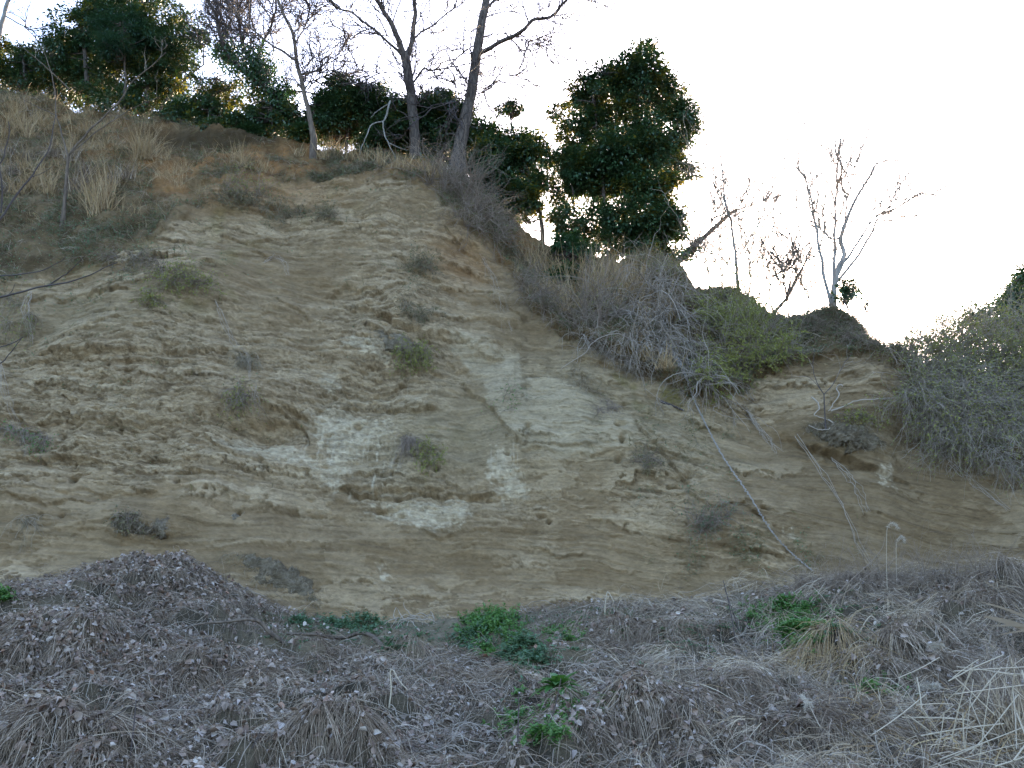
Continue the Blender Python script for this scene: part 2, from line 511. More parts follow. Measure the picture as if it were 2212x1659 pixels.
CUTS = [(570, 905, 90, 30, .30, .06), (640, 890, 40, 40, .25, .35), (850, 1052, 120, 16, .35, .02), (1040, 1072, 70, 12, .35, .1), (840, 1095, 40, 10, .25, 0), (190, 780, 190, 22, .22, -.03), (330, 800, 110, 20, .18, .05),
        (300, 910, 110, 16, .16, 0), (830, 700, 90, 20, .3, .45), (880, 800, 100, 14, .2, .1), (850, 845, 120, 20, .16, .05), (700, 860, 60, 16, .15, -.3), (530, 560, 90, 16, .12, .1), (960, 770, 60, 16, .15, .7), (300, 1140, 70, 22, .35, .1), (120, 985, 60, 22, .3, 0),
        (1820, 985, 110, 24, .5, .42), (1440, 880, 60, 8, .2, .45), (1820, 828, 40, 12, .15, .02), (1640, 700, 60, 10, .2, .1), (500, 1165, 50, 9, .12, 0), (1160, 985, 60, 14, .15, .1), (1300, 1000, 70, 12, .12, -.1), (420, 1010, 120, 14, .14, .3), (620, 1110, 120, 10, .1, .05), (180, 1060, 150, 12, .14, .05),
        (1200, 610, 30, 16, .2, 1.6), (720, 620, 60, 10, .12, .2), (560, 520, 60, 10, .14, .3), (800, 480, 80, 10, .14, .3), (1000, 640, 60, 10, .12, .4), (1090, 700, 90, 8, .1, .22), (1010, 800, 40, 8, .14, .3), (1300, 870, 60, 8, .12, .25), (1050, 590, 50, 10, .12, .4)]
for c in CUTS: D += cut(*c)
# long ragged ledges: the crust stands out above the line and is eaten away below it
LEDGES = [([(95, 770), (160, 776), (225, 784), (300, 780)], .16), ([(205, 722), (240, 728), (275, 718)], .10), ([(305, 735), (345, 728), (385, 738)], .10), ([(950, 732), (1010, 752), (1085, 782)], .12),
          ([(1000, 822), (1027, 860), (1057, 888), (1085, 925), (1116, 970)], .16), ([(1112, 972), (1184, 978), (1230, 985), (1275, 988)], .10), ([(1240, 788), (1290, 800), (1340, 822)], .10), ([(810, 872), (870, 886), (940, 888)], .14),
          ([(690, 850), (745, 838), (790, 848), (850, 832), (900, 832)], .12), ([(545, 552), (587, 567), (615, 560)], .14), ([(600, 654), (640, 678), (675, 700)], .09), ([(905, 1144), (945, 1158), (975, 1162)], .10), ([(440, 946), (533, 992), (610, 1012), (700, 1022)], .11),
          ([(385, 1018), (430, 1024)], .12), ([(285, 1053), (332, 1066)], .14), ([(470, 1048), (515, 1082)], .10), ([(790, 715), (850, 745), (900, 778)], .18), ([(740, 1052), (800, 1068), (860, 1070), (930, 1060), (1010, 1075), (1070, 1085)], .2), ([(560, 880), (610, 888), (650, 915), (668, 950)], .18),
          ([(60, 640), (140, 650), (220, 640), (290, 655)], .14), ([(330, 560), (400, 580), (470, 600)], .14), ([(960, 500), (1010, 540), (1050, 560)], .10), ([(700, 480), (760, 500), (830, 505)], .10), ([(480, 505), (540, 520), (580, 512)], .12), ([(850, 560), (905, 600), (950, 612)], .16),
          ([(700, 640), (760, 625), (820, 650), (880, 640)], .12), ([(0, 900), (70, 915), (150, 905), (230, 925), (330, 915)], .13), ([(20, 985), (110, 1000), (190, 990), (300, 1005)], .12), ([(0, 1075), (100, 1090), (200, 1082)], .10), ([(1370, 940), (1400, 985), (1440, 1010), (1480, 1060)], .15), ([(1480, 1080), (1540, 1110), (1600, 1105), (1650, 1140)], .12), ([(1560, 1180), (1620, 1190), (1690, 1205)], .12),
          ([(1190, 690), (1230, 705), (1255, 730)], .08), ([(1010, 630), (1080, 660), (1140, 690)], .08), ([(1640, 700), (1690, 715), (1740, 705)], .08), ([(1790, 830), (1820, 826), (1850, 836)], .14), ([(1150, 1180), (1200, 1200), (1260, 1196)], .08)]
for pts, a in LEDGES:
    lx = [p[0] for p in pts]; ly = [p[1] for p in pts]
    d = PY + 9 * noise(wx * 2.3, wz * 2.3, 47) + 4.5 * noise(wx * 7, wz * 7, 48) + 2 * noise(wx * 17, wz * 17, 49) - np.interp(PX, lx, ly)
    k = sm(lx[0] - 14, lx[0] + 6, PX) * (1 - sm(lx[-1] - 6, lx[-1] + 14, PX)) * sm(-.55, .0, noise(wx * 1.1, wz * 1.1, 50) + .2)
    D += k * a * .75 * (.75 * sm(1.5, -1.5, d) * np.exp(-np.maximum(-d, 0) / 26) - .55 * sm(-1.5, 1.5, d) * np.exp(-np.maximum(d, 0) / 9))
# peeling crust: plates that end in ragged lower edges
q1 = bed * 1.15 + 0.8 * fbm(wx * 0.42, bed * 0.95, 5, 21, 0.6) + 0.16 * noise(wx * 5, wz * 5, 22) + 0.10 * noise(wx * 12, wz * 12, 23) + 0.06 * noise(wx * 27, wz * 27, 35)
q2 = bed * 3.0 + 1.1 * fbm(wx * 0.8 + 5, bed * 1.8, 5, 24, 0.62) + 0.24 * noise(wx * 11, wz * 11, 25) + 0.12 * noise(wx * 25, wz * 25, 36)
f1 = q1 - np.floor(q1); f2 = q2 - np.floor(q2)
plate = lambda f, e: sm(0, e, f) * (1 - sm(0.15, 0.9, f))
k1 = sm(-0.18, 0.35, fbm(wx * 0.5, wz * 0.7, 4, 26)) * (1 - 0.75 * smoothz)
k2 = sm(-0.10, 0.35, fbm(wx * 0.9 + 3, wz * 1.2, 4, 27)) * (1 - 0.8 * smoothz)
p1 = plate(f1, 0.03) * k1 * bare; p2 = plate(f2, 0.05) * k2 * bare
D += 0.10 * p1 + 0.035 * p2
# flakes of pale dry crust left on the brown sand
fl = .35 * noise(wx * 9, wz * 9, 37) + .22 * noise(wx * 22, wz * 22, 38)
b1 = fbm(wx * .55 + 3, bed * 1.7, 5, 39, .6) + .16 * fl
b2 = fbm(wx * 0.95 + 8, bed * 4.6, 5, 40, .6) + .16 * fl
fk = np.maximum(sm(.10, .135, b1), .9 * sm(.17, .205, b2)) * bare * (1 - .7 * np.clip(spot(1850, 1080, 330, 150, 4), 0, 1)) * (1 - .35 * smoothz)
D += .035 * fk
# crumbly ground with pits
cn = fbm(wx * 1.7, bed * 6.0, 5, 28, 0.62)
q3 = bed * 4.2 + 1.5 * fbm(wx * 1.1, bed * 2.6, 5, 32, 0.66) + 0.25 * noise(wx * 13, wz * 13, 33)
f3 = q3 - np.floor(q3)
p3 = plate(f3, 0.10) * crumbzone * sm(-.3, .25, noise(wx * 1.6, wz * 2.2, 34)) * bare
D += 0.04 * p3 + crumbzone * bare * (0.022 * cn - 0.07 * sm(0.2, 0.45, fbm(wx * 3 + 4, wz * 7, 3, 29)))
# fine level striations in the sand
st = noise(wx * 0.6, bed * 9, 61) + 0.7 * noise(wx * 1.0, bed * 21, 62)
D += 0.018 * st * bare * (0.3 + smoothz)
# vegetated ground above the lip: lumpy, hanging over the face
veg = 1 - bare
D += veg * ~isback * (0.30 * fbm(wx * 1.0, wz * 1.2, 4, 71) + 0.10 * fbm(wx * 4, wz * 4, 3, 72))
over = np.interp(PX, [-200, 300, 450, 700, 1000, 1080, 1160, 1300, 1560, 1650, 1900, 1950, 2300], [.1, .15, .05, .02, .05, .2, .45, .5, .45, .3, .25, .45, .4])
up = lip[None, :] - PY - ragged
D += over * sm(-3, 6, up) * np.exp(-np.maximum(up, 0) / 55.0) * ~isback
D += 0.35 * spot(1400, 590, 50, 30) + 0.35 * spot(1570, 650, 60, 24) + 0.4 * spot(1800, 705, 70, 26) - 0.35 * spot(1120, 525, 40, 30) - .25 * spot(480, 320, 160, 20)
# one big clod on the right, and a few pits
clod = sm(0, .5, spot(1825, 945, 100, 46, 3)) * (0.75 + 0.5 * fbm(wx * 2.2, wz * 2.2, 4, 81))
D += 0.15 * clod
pr = np.random.default_rng(5)
for X0, Y0 in list(zip(pr.uniform(60, 1650, 46), pr.uniform(820, 1130, 46))) + [(250, 912), (262, 930), (215, 897), (285, 1150), (530, 1078), (1560, 1165), (1330, 1112), (820, 1100)]:
    D -= pr.uniform(.10, .26) * spot(X0 + WXn * .3, Y0 + WYn * .3, pr.uniform(4, 9), pr.uniform(3, 6)) * bare
# foot: sand apron
D += 0.30 * np.exp(-np.maximum(row / NV_F - 0.09, 0) / 0.035) * (row < NV_F)
D *= ~isback | (row < NV_F + NV_U + 2)
nrm = unit(np.array([0.0, -1.0, 0.5]))
FACE = BASE + D[..., None] * nrm
FACE[..., 2] += isback * (0.25 * fbm(wx * 0.4, yy * 0.4, 3, 73))

# --- colours of the earth (dry crust, brown sand, shade painted under plates, pale mineral bloom, moss, red loam, humus)
C = lambda r, g, b: np.array([r, g, b])
mixc = lambda a, b, f: a * (1 - f[..., None]) + b * f[..., None]
cc = np.zeros(BASE.shape) + C(.235, .185, .118)
band = sm(-0.35, 0.5, fbm(wx * 0.25, bed * 1.6, 4, 63))
cc = mixc(cc, C(.172, .128, .074), 0.75 * band)
cc = mixc(cc, C(.150, .115, .070), np.clip(smoothz * (.55 + .5 * st * .5), 0, 1) * .7)
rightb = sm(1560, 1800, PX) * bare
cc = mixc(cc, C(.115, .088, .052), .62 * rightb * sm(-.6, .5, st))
crust = np.clip(sm(.03, .5, p1) * .8 + sm(.1, .6, p2) * .55 + sm(.1, .6, p3) * .8, 0, 1) * (1 - .5 * rightb)
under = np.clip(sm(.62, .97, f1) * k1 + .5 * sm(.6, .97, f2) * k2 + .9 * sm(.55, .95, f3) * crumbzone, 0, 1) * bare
cc = mixc(cc, C(.115, .083, .048), under * .62)  # ledge shade painted as dark brown just below the plate edges
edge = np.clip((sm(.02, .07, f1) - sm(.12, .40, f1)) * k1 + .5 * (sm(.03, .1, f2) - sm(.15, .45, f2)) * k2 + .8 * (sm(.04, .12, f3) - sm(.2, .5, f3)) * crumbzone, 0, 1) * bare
cc = mixc(cc, C(.315, .262, .178), crust * .6)
cc = mixc(cc, C(.350, .292, .200), fk * .68 * (1 - .45 * smoothz))
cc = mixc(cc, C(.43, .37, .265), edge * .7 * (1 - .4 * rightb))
cc = mixc(cc, C(.335, .285, .200), np.clip(crumbzone * sm(-.15, .35, cn), 0, 1) * .5)
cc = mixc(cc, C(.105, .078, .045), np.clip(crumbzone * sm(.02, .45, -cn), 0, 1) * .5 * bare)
grey = np.clip(spot(1200, 900, 200, 120) + .8 * spot(880, 960, 160, 80) + .6 * spot(1480, 960, 120, 90) + .5 * spot(180, 690, 200, 70), 0, 1) * bare
cc = mixc(cc, C(.265, .245, .175), grey * .55)
cc = mixc(cc, C(.335, .302, .222), slab * (.55 + .4 * sm(-.3, .4, pn)) * (1 - .5 * under))
cc = mixc(cc, C(.455, .42, .325), pale * (.5 + .5 * sm(-.2, .3, fbm(wx * 8, wz * 10, 3, 55))) * (1 - .5 * under))
drip = sm(.1, .35, noise(wx * 14, wz * .5, 52)) * sm(-.3, .1, noise(wx * 3, wz * 3, 53))
dz = np.clip(spot(1095, 1035, 34, 60, 4) + spot(790, 1010, 70, 60, 4) + .8 * spot(890, 850, 40, 20) + .7 * spot(690, 960, 40, 60), 0, 1)
cc = mixc(cc, C(.50, .475, .39), np.clip(drip * dz, 0, 1) * .85)
mossn = sm(.0, .4, fbm(wx * 1.5, wz * 1.5, 4, 64))
moss = np.clip(.9 * spot(1440, 870, 130, 40) + .6 * spot(1400, 830, 120, 30) + .5 * spot(1860, 910, 60, 30) + .5 * spot(930, 960, 60, 60) + .7 * spot(400, 620, 130, 80) + .5 * spot(220, 500, 300, 90) + .4 * spot(600, 430, 200, 60), 0, 1)
cc = mixc(cc, C(.150, .140, .050), moss * mossn * .75)
humus = mixc(np.zeros(BASE.shape) + C(.150, .118, .072), C(.080, .062, .036), sm(-.3, .4, fbm(wx * 2, wz * 2, 4, 65)))
loam = mixc(np.zeros(BASE.shape) + C(.215, .115, .05), C(.30, .175, .078), sm(-.3, .4, fbm(wx * 1.5, wz * 2.5, 4, 66)))
redz = np.clip(spot(470, 345, 330, 60, 3) + 1.2 * spot(1110, 530, 50, 40) + .8 * spot(930, 375, 80, 40) + .7 * spot(160, 250, 180, 40) + .6 * spot(380, 400, 120, 40), 0, 1)
vegc = mixc(humus, loam, np.clip(redz * sm(-.5, .3, fbm(wx * 1.2, wz * 1.2, 4, 67)), 0, 1) * .85)
sandy = np.clip(spot(650, 430, 300, 46, 3), 0, 1) * sm(-.35, .25, fbm(wx * 1.1, wz * 1.8, 4, 68))
vegc = mixc(vegc, C(.255, .190, .112), sandy * .85)
vegc = mixc(vegc, C(.062, .048, .028), np.clip(1.1 * spot(470, 298, 190, 16, 3) + .9 * spot(1090, 480, 50, 14), 0, 1))  # dark crest soil, with the overhang's shade painted into the same band
cc = mixc(cc, vegc, veg)
cc = mixc(cc, loam, bare * np.clip(.6 * spot(520, 400, 200, 40) + .45 * spot(1000, 560, 80, 60), 0, 1))
cc = mixc(cc, C(.10, .08, .048), np.clip(clod * (.4 + .8 * sm(-.2, .4, cn)), 0, 1) * .5)
cc *= np.array([1.11, .96, .79])
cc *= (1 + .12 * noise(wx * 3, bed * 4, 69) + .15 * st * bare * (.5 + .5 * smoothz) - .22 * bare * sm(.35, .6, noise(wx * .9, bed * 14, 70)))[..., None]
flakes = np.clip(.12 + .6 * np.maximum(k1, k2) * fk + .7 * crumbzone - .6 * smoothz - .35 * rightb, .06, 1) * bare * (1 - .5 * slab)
cc = np.concatenate([np.clip(cc, .01, .8), flakes[..., None]], -1)
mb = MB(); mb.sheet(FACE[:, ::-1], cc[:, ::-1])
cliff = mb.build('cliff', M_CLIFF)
tag(cliff, 'bare sandy earth cliff with peeling pale crust and striped brown sand', None, None, 'structure')

# lookup of points on the cliff by photograph position
FPX_, FPY_ = project(FACE)


def on_face(X, Y, out=0.0):
    c = int(np.argmin(np.abs(XC - X)))
    r = int(np.argmin(np.abs(FPY_[:NV_F + NV_U, c] - Y)))
    return FACE[r, c] + nrm * out


def ridge_depth(X):
    return float(np.interp(X, XC, yr))


# ------------------------------------------------------------------ the ground in front
fx_w = (XC - RES_X / 2) / FPX * (yb * CP + zb * SP)
order = np.argsort(fx_w)
FXS, FYS, FZS = fx_w[order], yb[order], zb[order] + CAM[2]
HUMPS = []            # x, y, radius across, radius along, height


def hollow(x, y):
    """small deep hollows between the heaps"""
    return .20 * sm(.22, .5, fbm(x * 1.25 + 2, y * 1.6, 3, 96)) + .10 * sm(.15, .5, noise(x * 4, y * 4.5, 97))


def bank(x, y):
    """little banks that face the viewer: (height, how steep and bare 0..1)"""
    q = y * .95 + 1.25 * fbm(x * .75, y * .75, 3, 98) + .12 * noise(x * 4, y * 4, 99)
    g = q - np.floor(q)
    k = sm(-.15, .25, noise(x * .8 + 7, y * .6, 100))
    return .34 * k * (sm(0, .14, g) - g), k * (1 - sm(.10, .2, g))


def ground0(x, y):
    fy = np.interp(x, FXS, FYS); fz = np.interp(x, FXS, FZS)
    s = (y - 9.0) / (fy - 9.0)
    z9 = 0.80 + 0.02 * np.sin(x * .7)
    z = np.where(s >= 0, z9 + (fz - z9) * np.clip(s, 0, 1.05), 0.80 + 0.12 * np.maximum(y - 9, -7))
    z = np.where(y < 2, -0.04 + 0 * x, z)
    return z + (0.10 * fbm(x * .55, y * .55, 3, 91) + .14 * fbm(x * 1.5, y * 1.7, 3, 95) - hollow(x, y) + bank(x, y)[0]) * sm(1, 6, y) * (.12 + .88 * sm(.3, 2.2, fy - y))


def ground(x, y):
    x = np.asarray(x, float); y = np.asarray(y, float)
    z = ground0(x, y)
    for hx, hy, rx, ry, h in HUMPS:
        e = np.exp(-(((x - hx) / rx) ** 2 + ((y - hy) / ry) ** 2))
        z = z + .62 * h * e * (1 + .7 * fbm(x * 1.9, y * 1.9, 2, 92))
    return z


def hit(X, Y, fn=None):
    """where the sight line through X, Y meets the ground"""
    fn = fn or ground
    X = np.atleast_1d(np.asarray(X, float)); Y = np.atleast_1d(np.asarray(Y, float))
    dx, dy, dz = ray(X, Y)
    best = np.full(X.shape, np.nan)
    for d in np.arange(4.0, 20.5, 0.06):
        t = d / dy
        g = fn(CAM[0] + dx * t, CAM[1] + d + 0 * t)
        ok = np.isnan(best) & (CAM[2] + dz * t <= g)
        best[ok] = d
    best = np.where(np.isnan(best), 19.0, best)
    t = best / dy
    x = CAM[0] + dx * t; y = CAM[1] + best
    return np.stack([x, y, fn(x, y)], -1)


# mounds: key: centre in the photograph, half width, half depth (m), height (m)
MOUNDS = {
    'kudzu': (150, 1420, 1.15, .8, .55), 'leafy': (1365, 1595, 0.85, .6, .7), 'vines': (1350, 1395, .85, .5, .42),
    'tan': (1640, 1575, .8, .6, .28), 'talus': (350, 1268, 1.3, 1.1, .58), 'corner': (90, 1640, .7, .6, .4),
    'drape': (760, 1450, 1.0, .6, .08), 'drapeb': (1010, 1500, .9, .5, .06), 'hollow': (1960, 1450, 1.1, .6, .45),
    'bank': (2170, 1300, 1.1, .8, .8), 'mid': (520, 1500, 1.0, .7, .25), 'front': (730, 1640, .6, .4, .26), 'rightbank': (1880, 1290, 1.3, .8, .35), 'arch': (1790, 1445, .5, .4, .3),
    'low': (420, 1610, .9, .6, .2), 'lowr': (1900, 1620, .9, .6, .25)}
MPOS = {}
for k, (X, Y, rx, ry, h) in MOUNDS.items():
    p = hit(X, Y, ground0)[0]
    MPOS[k] = p
for k, (X, Y, rx, ry, h) in MOUNDS.items():
    HUMPS.append((MPOS[k][0], MPOS[k][1], rx, ry, h))
for k in ('leafy', 'hollow', 'front', 'corner', 'vines', 'kudzu', 'lowr'):           # dark hollows under the drooping fronts
    X, Y, rx, ry, h = MOUNDS[k]
    HUMPS.append((MPOS[k][0] + .12 * rx, MPOS[k][1] - .85 * ry, rx * .45, ry * .3, -.45))
gx = np.r_[np.linspace(-90, -12, 40), np.arange(-11.9, 11.9, .05), np.linspace(12, 90, 40)]
gy = np.r_[np.linspace(-90, 3.5, 50), np.arange(3.6, 20.6, .05)]
GX, GY = np.meshgrid(gx, gy)
fyl = np.interp(GX, FXS, FYS)
GYc = np.where(GY > fyl + 1.2, fyl + 1.2, GY)
GZ = ground(GX, GYc) + .05 * fbm(GX * 2.5, GYc * 2.5, 4, 93)
gc = mixc(np.zeros(GX.shape + (3,)) + C(.125, .098, .062), C(.055, .044, .03), sm(-.3, .4, fbm(GX * 1.5, GYc * 1.5, 4, 94)))
ga, gb = project(np.stack([GX, GYc, GZ], -1))
soilz = np.exp(-np.abs((ga - 920) / 420) ** 4 - np.abs((gb - 1365) / 62) ** 4) + np.exp(-np.abs((ga - 1600) / 260) ** 4 - np.abs((gb - 1260) / 50) ** 2)
gc = mixc(gc, C(.215, .170, .108), np.clip(soilz, 0, 1) * .85)
mb = MB(); mb.sheet(np.stack([GX, GYc, GZ], -1), np.concatenate([gc, np.zeros(GX.shape + (1,))], -1))
ground_exact = ground
IX, IY = np.nonzero(np.abs(gx) < 11.91)[0], np.nonzero(gy >= 3.59)[0]
GFINE = GZ[IY[0]:IY[-1] + 1, IX[0]:IX[-1] + 1]


def ground(x, y):
    x = np.asarray(x, float); y = np.minimum(np.asarray(y, float), np.interp(x, FXS, FYS) + 1.2)
    u = (x + 11.9) / .05; v = (y - 3.6) / .05
    far = (u < 0) | (v < 0) | (u > GFINE.shape[1] - 2) | (v > GFINE.shape[0] - 2)
    u = np.clip(u, 0, GFINE.shape[1] - 2.001); v = np.clip(v, 0, GFINE.shape[0] - 2.001)
    i = u.astype(int); j = v.astype(int); fu = u - i; fv = v - j
    z = (GFINE[j, i] * (1 - fu) + GFINE[j, i + 1] * fu) * (1 - fv) + (GFINE[j + 1, i] * (1 - fu) + GFINE[j + 1, i + 1] * fu) * fv
    return np.where(far, ground_exact(x, y), z) if np.any(far) else z


tag(mb.build('ground', M_SOIL), 'sloping brown soil at the foot of the cliff', None, None, 'structure')

# ------------------------------------------------------------------ plant materials
M_STRAW = mat('dead_straw', [(.065, .042, .026), (.215, .158, .105), (.33, .26, .185), (.13, .09, .058), (.47, .39, .29), (.085, .056, .036), (.27, .21, .148)], .75, patch=1.6)
M_LONG = mat('long_dead_straw', [(.33, .265, .185), (.44, .36, .25), (.21, .155, .10), (.50, .43, .32), (.40, .30, .18)], .7, patch=1.3)
M_TAN = mat('tan_grass', [(.31, .205, .092), (.41, .295, .15), (.22, .13, .057), (.46, .35, .20)], .7, [(.36, .26, .13), (.44, .33, .18)], .08)
M_REED = mat('pale_reed', [(.44, .37, .26), (.53, .46, .35), (.34, .27, .18), (.57, .51, .41)], .6)
M_DEADLEAF = mat('dead_leaf', [(.36, .30, .25), (.22, .15, .105), (.42, .365, .315), (.30, .23, .18), (.17, .11, .08), (.46, .41, .36), (.28, .16, .10)], .7, patch=1.1)
M_BROWNSTEM = mat('brown_stem', [(.14, .10, .072), (.22, .165, .12), (.30, .235, .175)], .85)
M_GREYSTEM = mat('grey_stem', [(.26, .205, .15), (.34, .28, .215), (.15, .115, .08), (.43, .365, .29)], .85)
M_VINE = mat('pale_vine_bark', [(.36, .32, .27), (.24, .21, .18), (.30, .27, .23)], .85)
M_DARKTWIG = mat('dark_twig', [(.055, .042, .04), (.09, .07, .06)], .8)
M_ROOT = mat('pale_root', [(.27, .215, .155), (.36, .30, .23), (.20, .15, .10)], .85)
M_BARKDARK = bark('rough_dark_bark', (.045, .036, .030), (.125, .100, .080))
M_BARKPALE = bark('smooth_pale_bark', (.16, .145, .125), (.30, .275, .24), 6)
M_BARKBROWN = bark('brown_bark', (.08, .06, .045), (.17, .13, .095), 7)
M_EVER = mat('evergreen_leaf', [(.022, .055, .022), (.040, .088, .034), (.030, .070, .036), (.055, .105, .036)], .38, [(.04, .10, .012), (.07, .12, .012), (.10, .11, .012)], .12, .5)
M_EVERY = mat('yellowing_evergreen_leaf', [(.030, .050, .014), (.055, .072, .018), (.040, .055, .014)], .45, [(.26, .25, .02), (.34, .25, .03), (.16, .2, .02)], .32, .45)
M_IVY = mat('ivy_leaf', [(.020, .055, .020), (.035, .085, .028), (.028, .065, .018)], .4, [(.04, .11, .015), (.06, .13, .015)], .15, .5)
M_PINE = mat('pine_needle', [(.018, .050, .030), (.030, .075, .040)], .5, [(.06, .14, .03), (.08, .16, .03)], .15)
M_BUD = mat('yellow_green_leaf', [(.19, .20, .035), (.27, .26, .045), (.13, .155, .035)], .55, [(.10, .13, .03), (.12, .13, .04)], .08)
M_WEED = mat('fresh_green_leaf', [(.065, .145, .034), (.105, .195, .045), (.075, .16, .055), (.13, .215, .06)], .5, [(.14, .34, .04), (.18, .38, .05)], .3)
M_WEEDGREY = mat('grey_green_leaf', [(.085, .150, .080), (.115, .185, .100), (.07, .125, .065)], .6, [(.16, .28, .08), (.18, .30, .1)], .25)
M_DOCK = mat('broad_green_leaf', [(.030, .090, .022), (.050, .125, .030), (.065, .145, .035)], .35, [(.10, .26, .03), (.14, .3, .04)], .25, .5)
M_OLIVE = mat('olive_scrub', [(.10, .095, .045), (.16, .14, .075), (.13, .125, .04), (.20, .16, .10)], .8)
M_EARTHY = mat('earthy_rootlets', [(.22, .17, .11), (.31, .245, .165), (.15, .115, .072), (.19, .17, .085)], .85)
M_PLUME = mat('seed_plume', [(.50, .43, .33), (.58, .52, .42)], .8, [(.5, .43, .33), (.5, .44, .34)], .4)


# ------------------------------------------------------------------ plant builders
def blades(mb, P, D, L, wd, K=4, droop=.3, wig=.12, r=None):
    r = r or rng
    n = len(P)
    if not n: return
    L = np.broadcast_to(np.asarray(L, float), (n,)); wd = np.broadcast_to(np.asarray(wd, float), (n,)); droop = np.broadcast_to(np.asarray(droop, float), (n,))
    t = np.linspace(0, 1, K)[None, :, None]
    sv = rvec(n, r)
    ph = r.uniform(0, 6.28, n)[:, None, None]
    path = P[:, None] + D[:, None] * L[:, None, None] * t + np.array([0, 0, -1.0]) * (droop * L)[:, None, None] * t * t \
        + sv[:, None] * wig * L[:, None, None] * (np.sin(t * 3.6 + ph) - np.sin(ph)) * 0.7
    W = wd[:, None] * (1 - 0.75 * np.linspace(0, 1, K)[None, :] ** 1.5)
    mb.strips(path, W, rvec(n, r))


def twigs(P, D, L, K=6, wander=.25, up=0.0, r=None, stiff=1.0):
    r = r or rng
    n = len(P)
    L = np.broadcast_to(np.asarray(L, float), (n,))
    d = unit(np.asarray(D, float)); pts = [np.asarray(P, float)]
    for k in range(K - 1):
        d = unit(d * stiff + wander * r.normal(size=(n, 3)) + np.array([0, 0, up]))
        pts.append(pts[-1] + d * (L / (K - 1))[:, None])
    return np.stack(pts, 1)


def offshoots(paths, n, tmin=.3, tmax=1.0, spread=.9, r=None, wts=None):
    """n starting points and directions along given paths (N,K,3)"""
    r = r or rng
    N, K, _ = paths.shape
    i = r.choice(N, n, p=wts)
    t = r.uniform(tmin, tmax, n) * (K - 1)
    k = np.minimum(t.astype(int), K - 2); f = (t - k)[:, None]
    P = paths[i, k] * (1 - f) + paths[i, k + 1] * f
    T = unit(paths[i, k + 1] - paths[i, k])
    R = rvec(n, r); R = unit(R - (R * T).sum(-1, keepdims=True) * T)
    return P, unit(T + spread * R), i, t / (K - 1)


def limb3d(pts, depth, drift=0.0, n=20, jit=0.012, r=None):
    """photograph polyline -> smooth 3D line, wandering in depth"""
    r = r or rng
    c = curve(np.array(pts, float), n)
    s = np.linspace(0, 1, n)
    d = depth + drift * s
    p = at(c[:, 0], c[:, 1], d)
    ln = np.sqrt(((p[-1] - p[0]) ** 2).sum())
    k = r.uniform(0, 50)
    p = p + ln * jit * np.stack([noise(s * 7 + k, s * 0, 1), noise(s * 7 + k, s * 0, 2), noise(s * 7 + k, s * 0, 3)], -1) * np.minimum(s * 6, 1)[:, None]
    return p


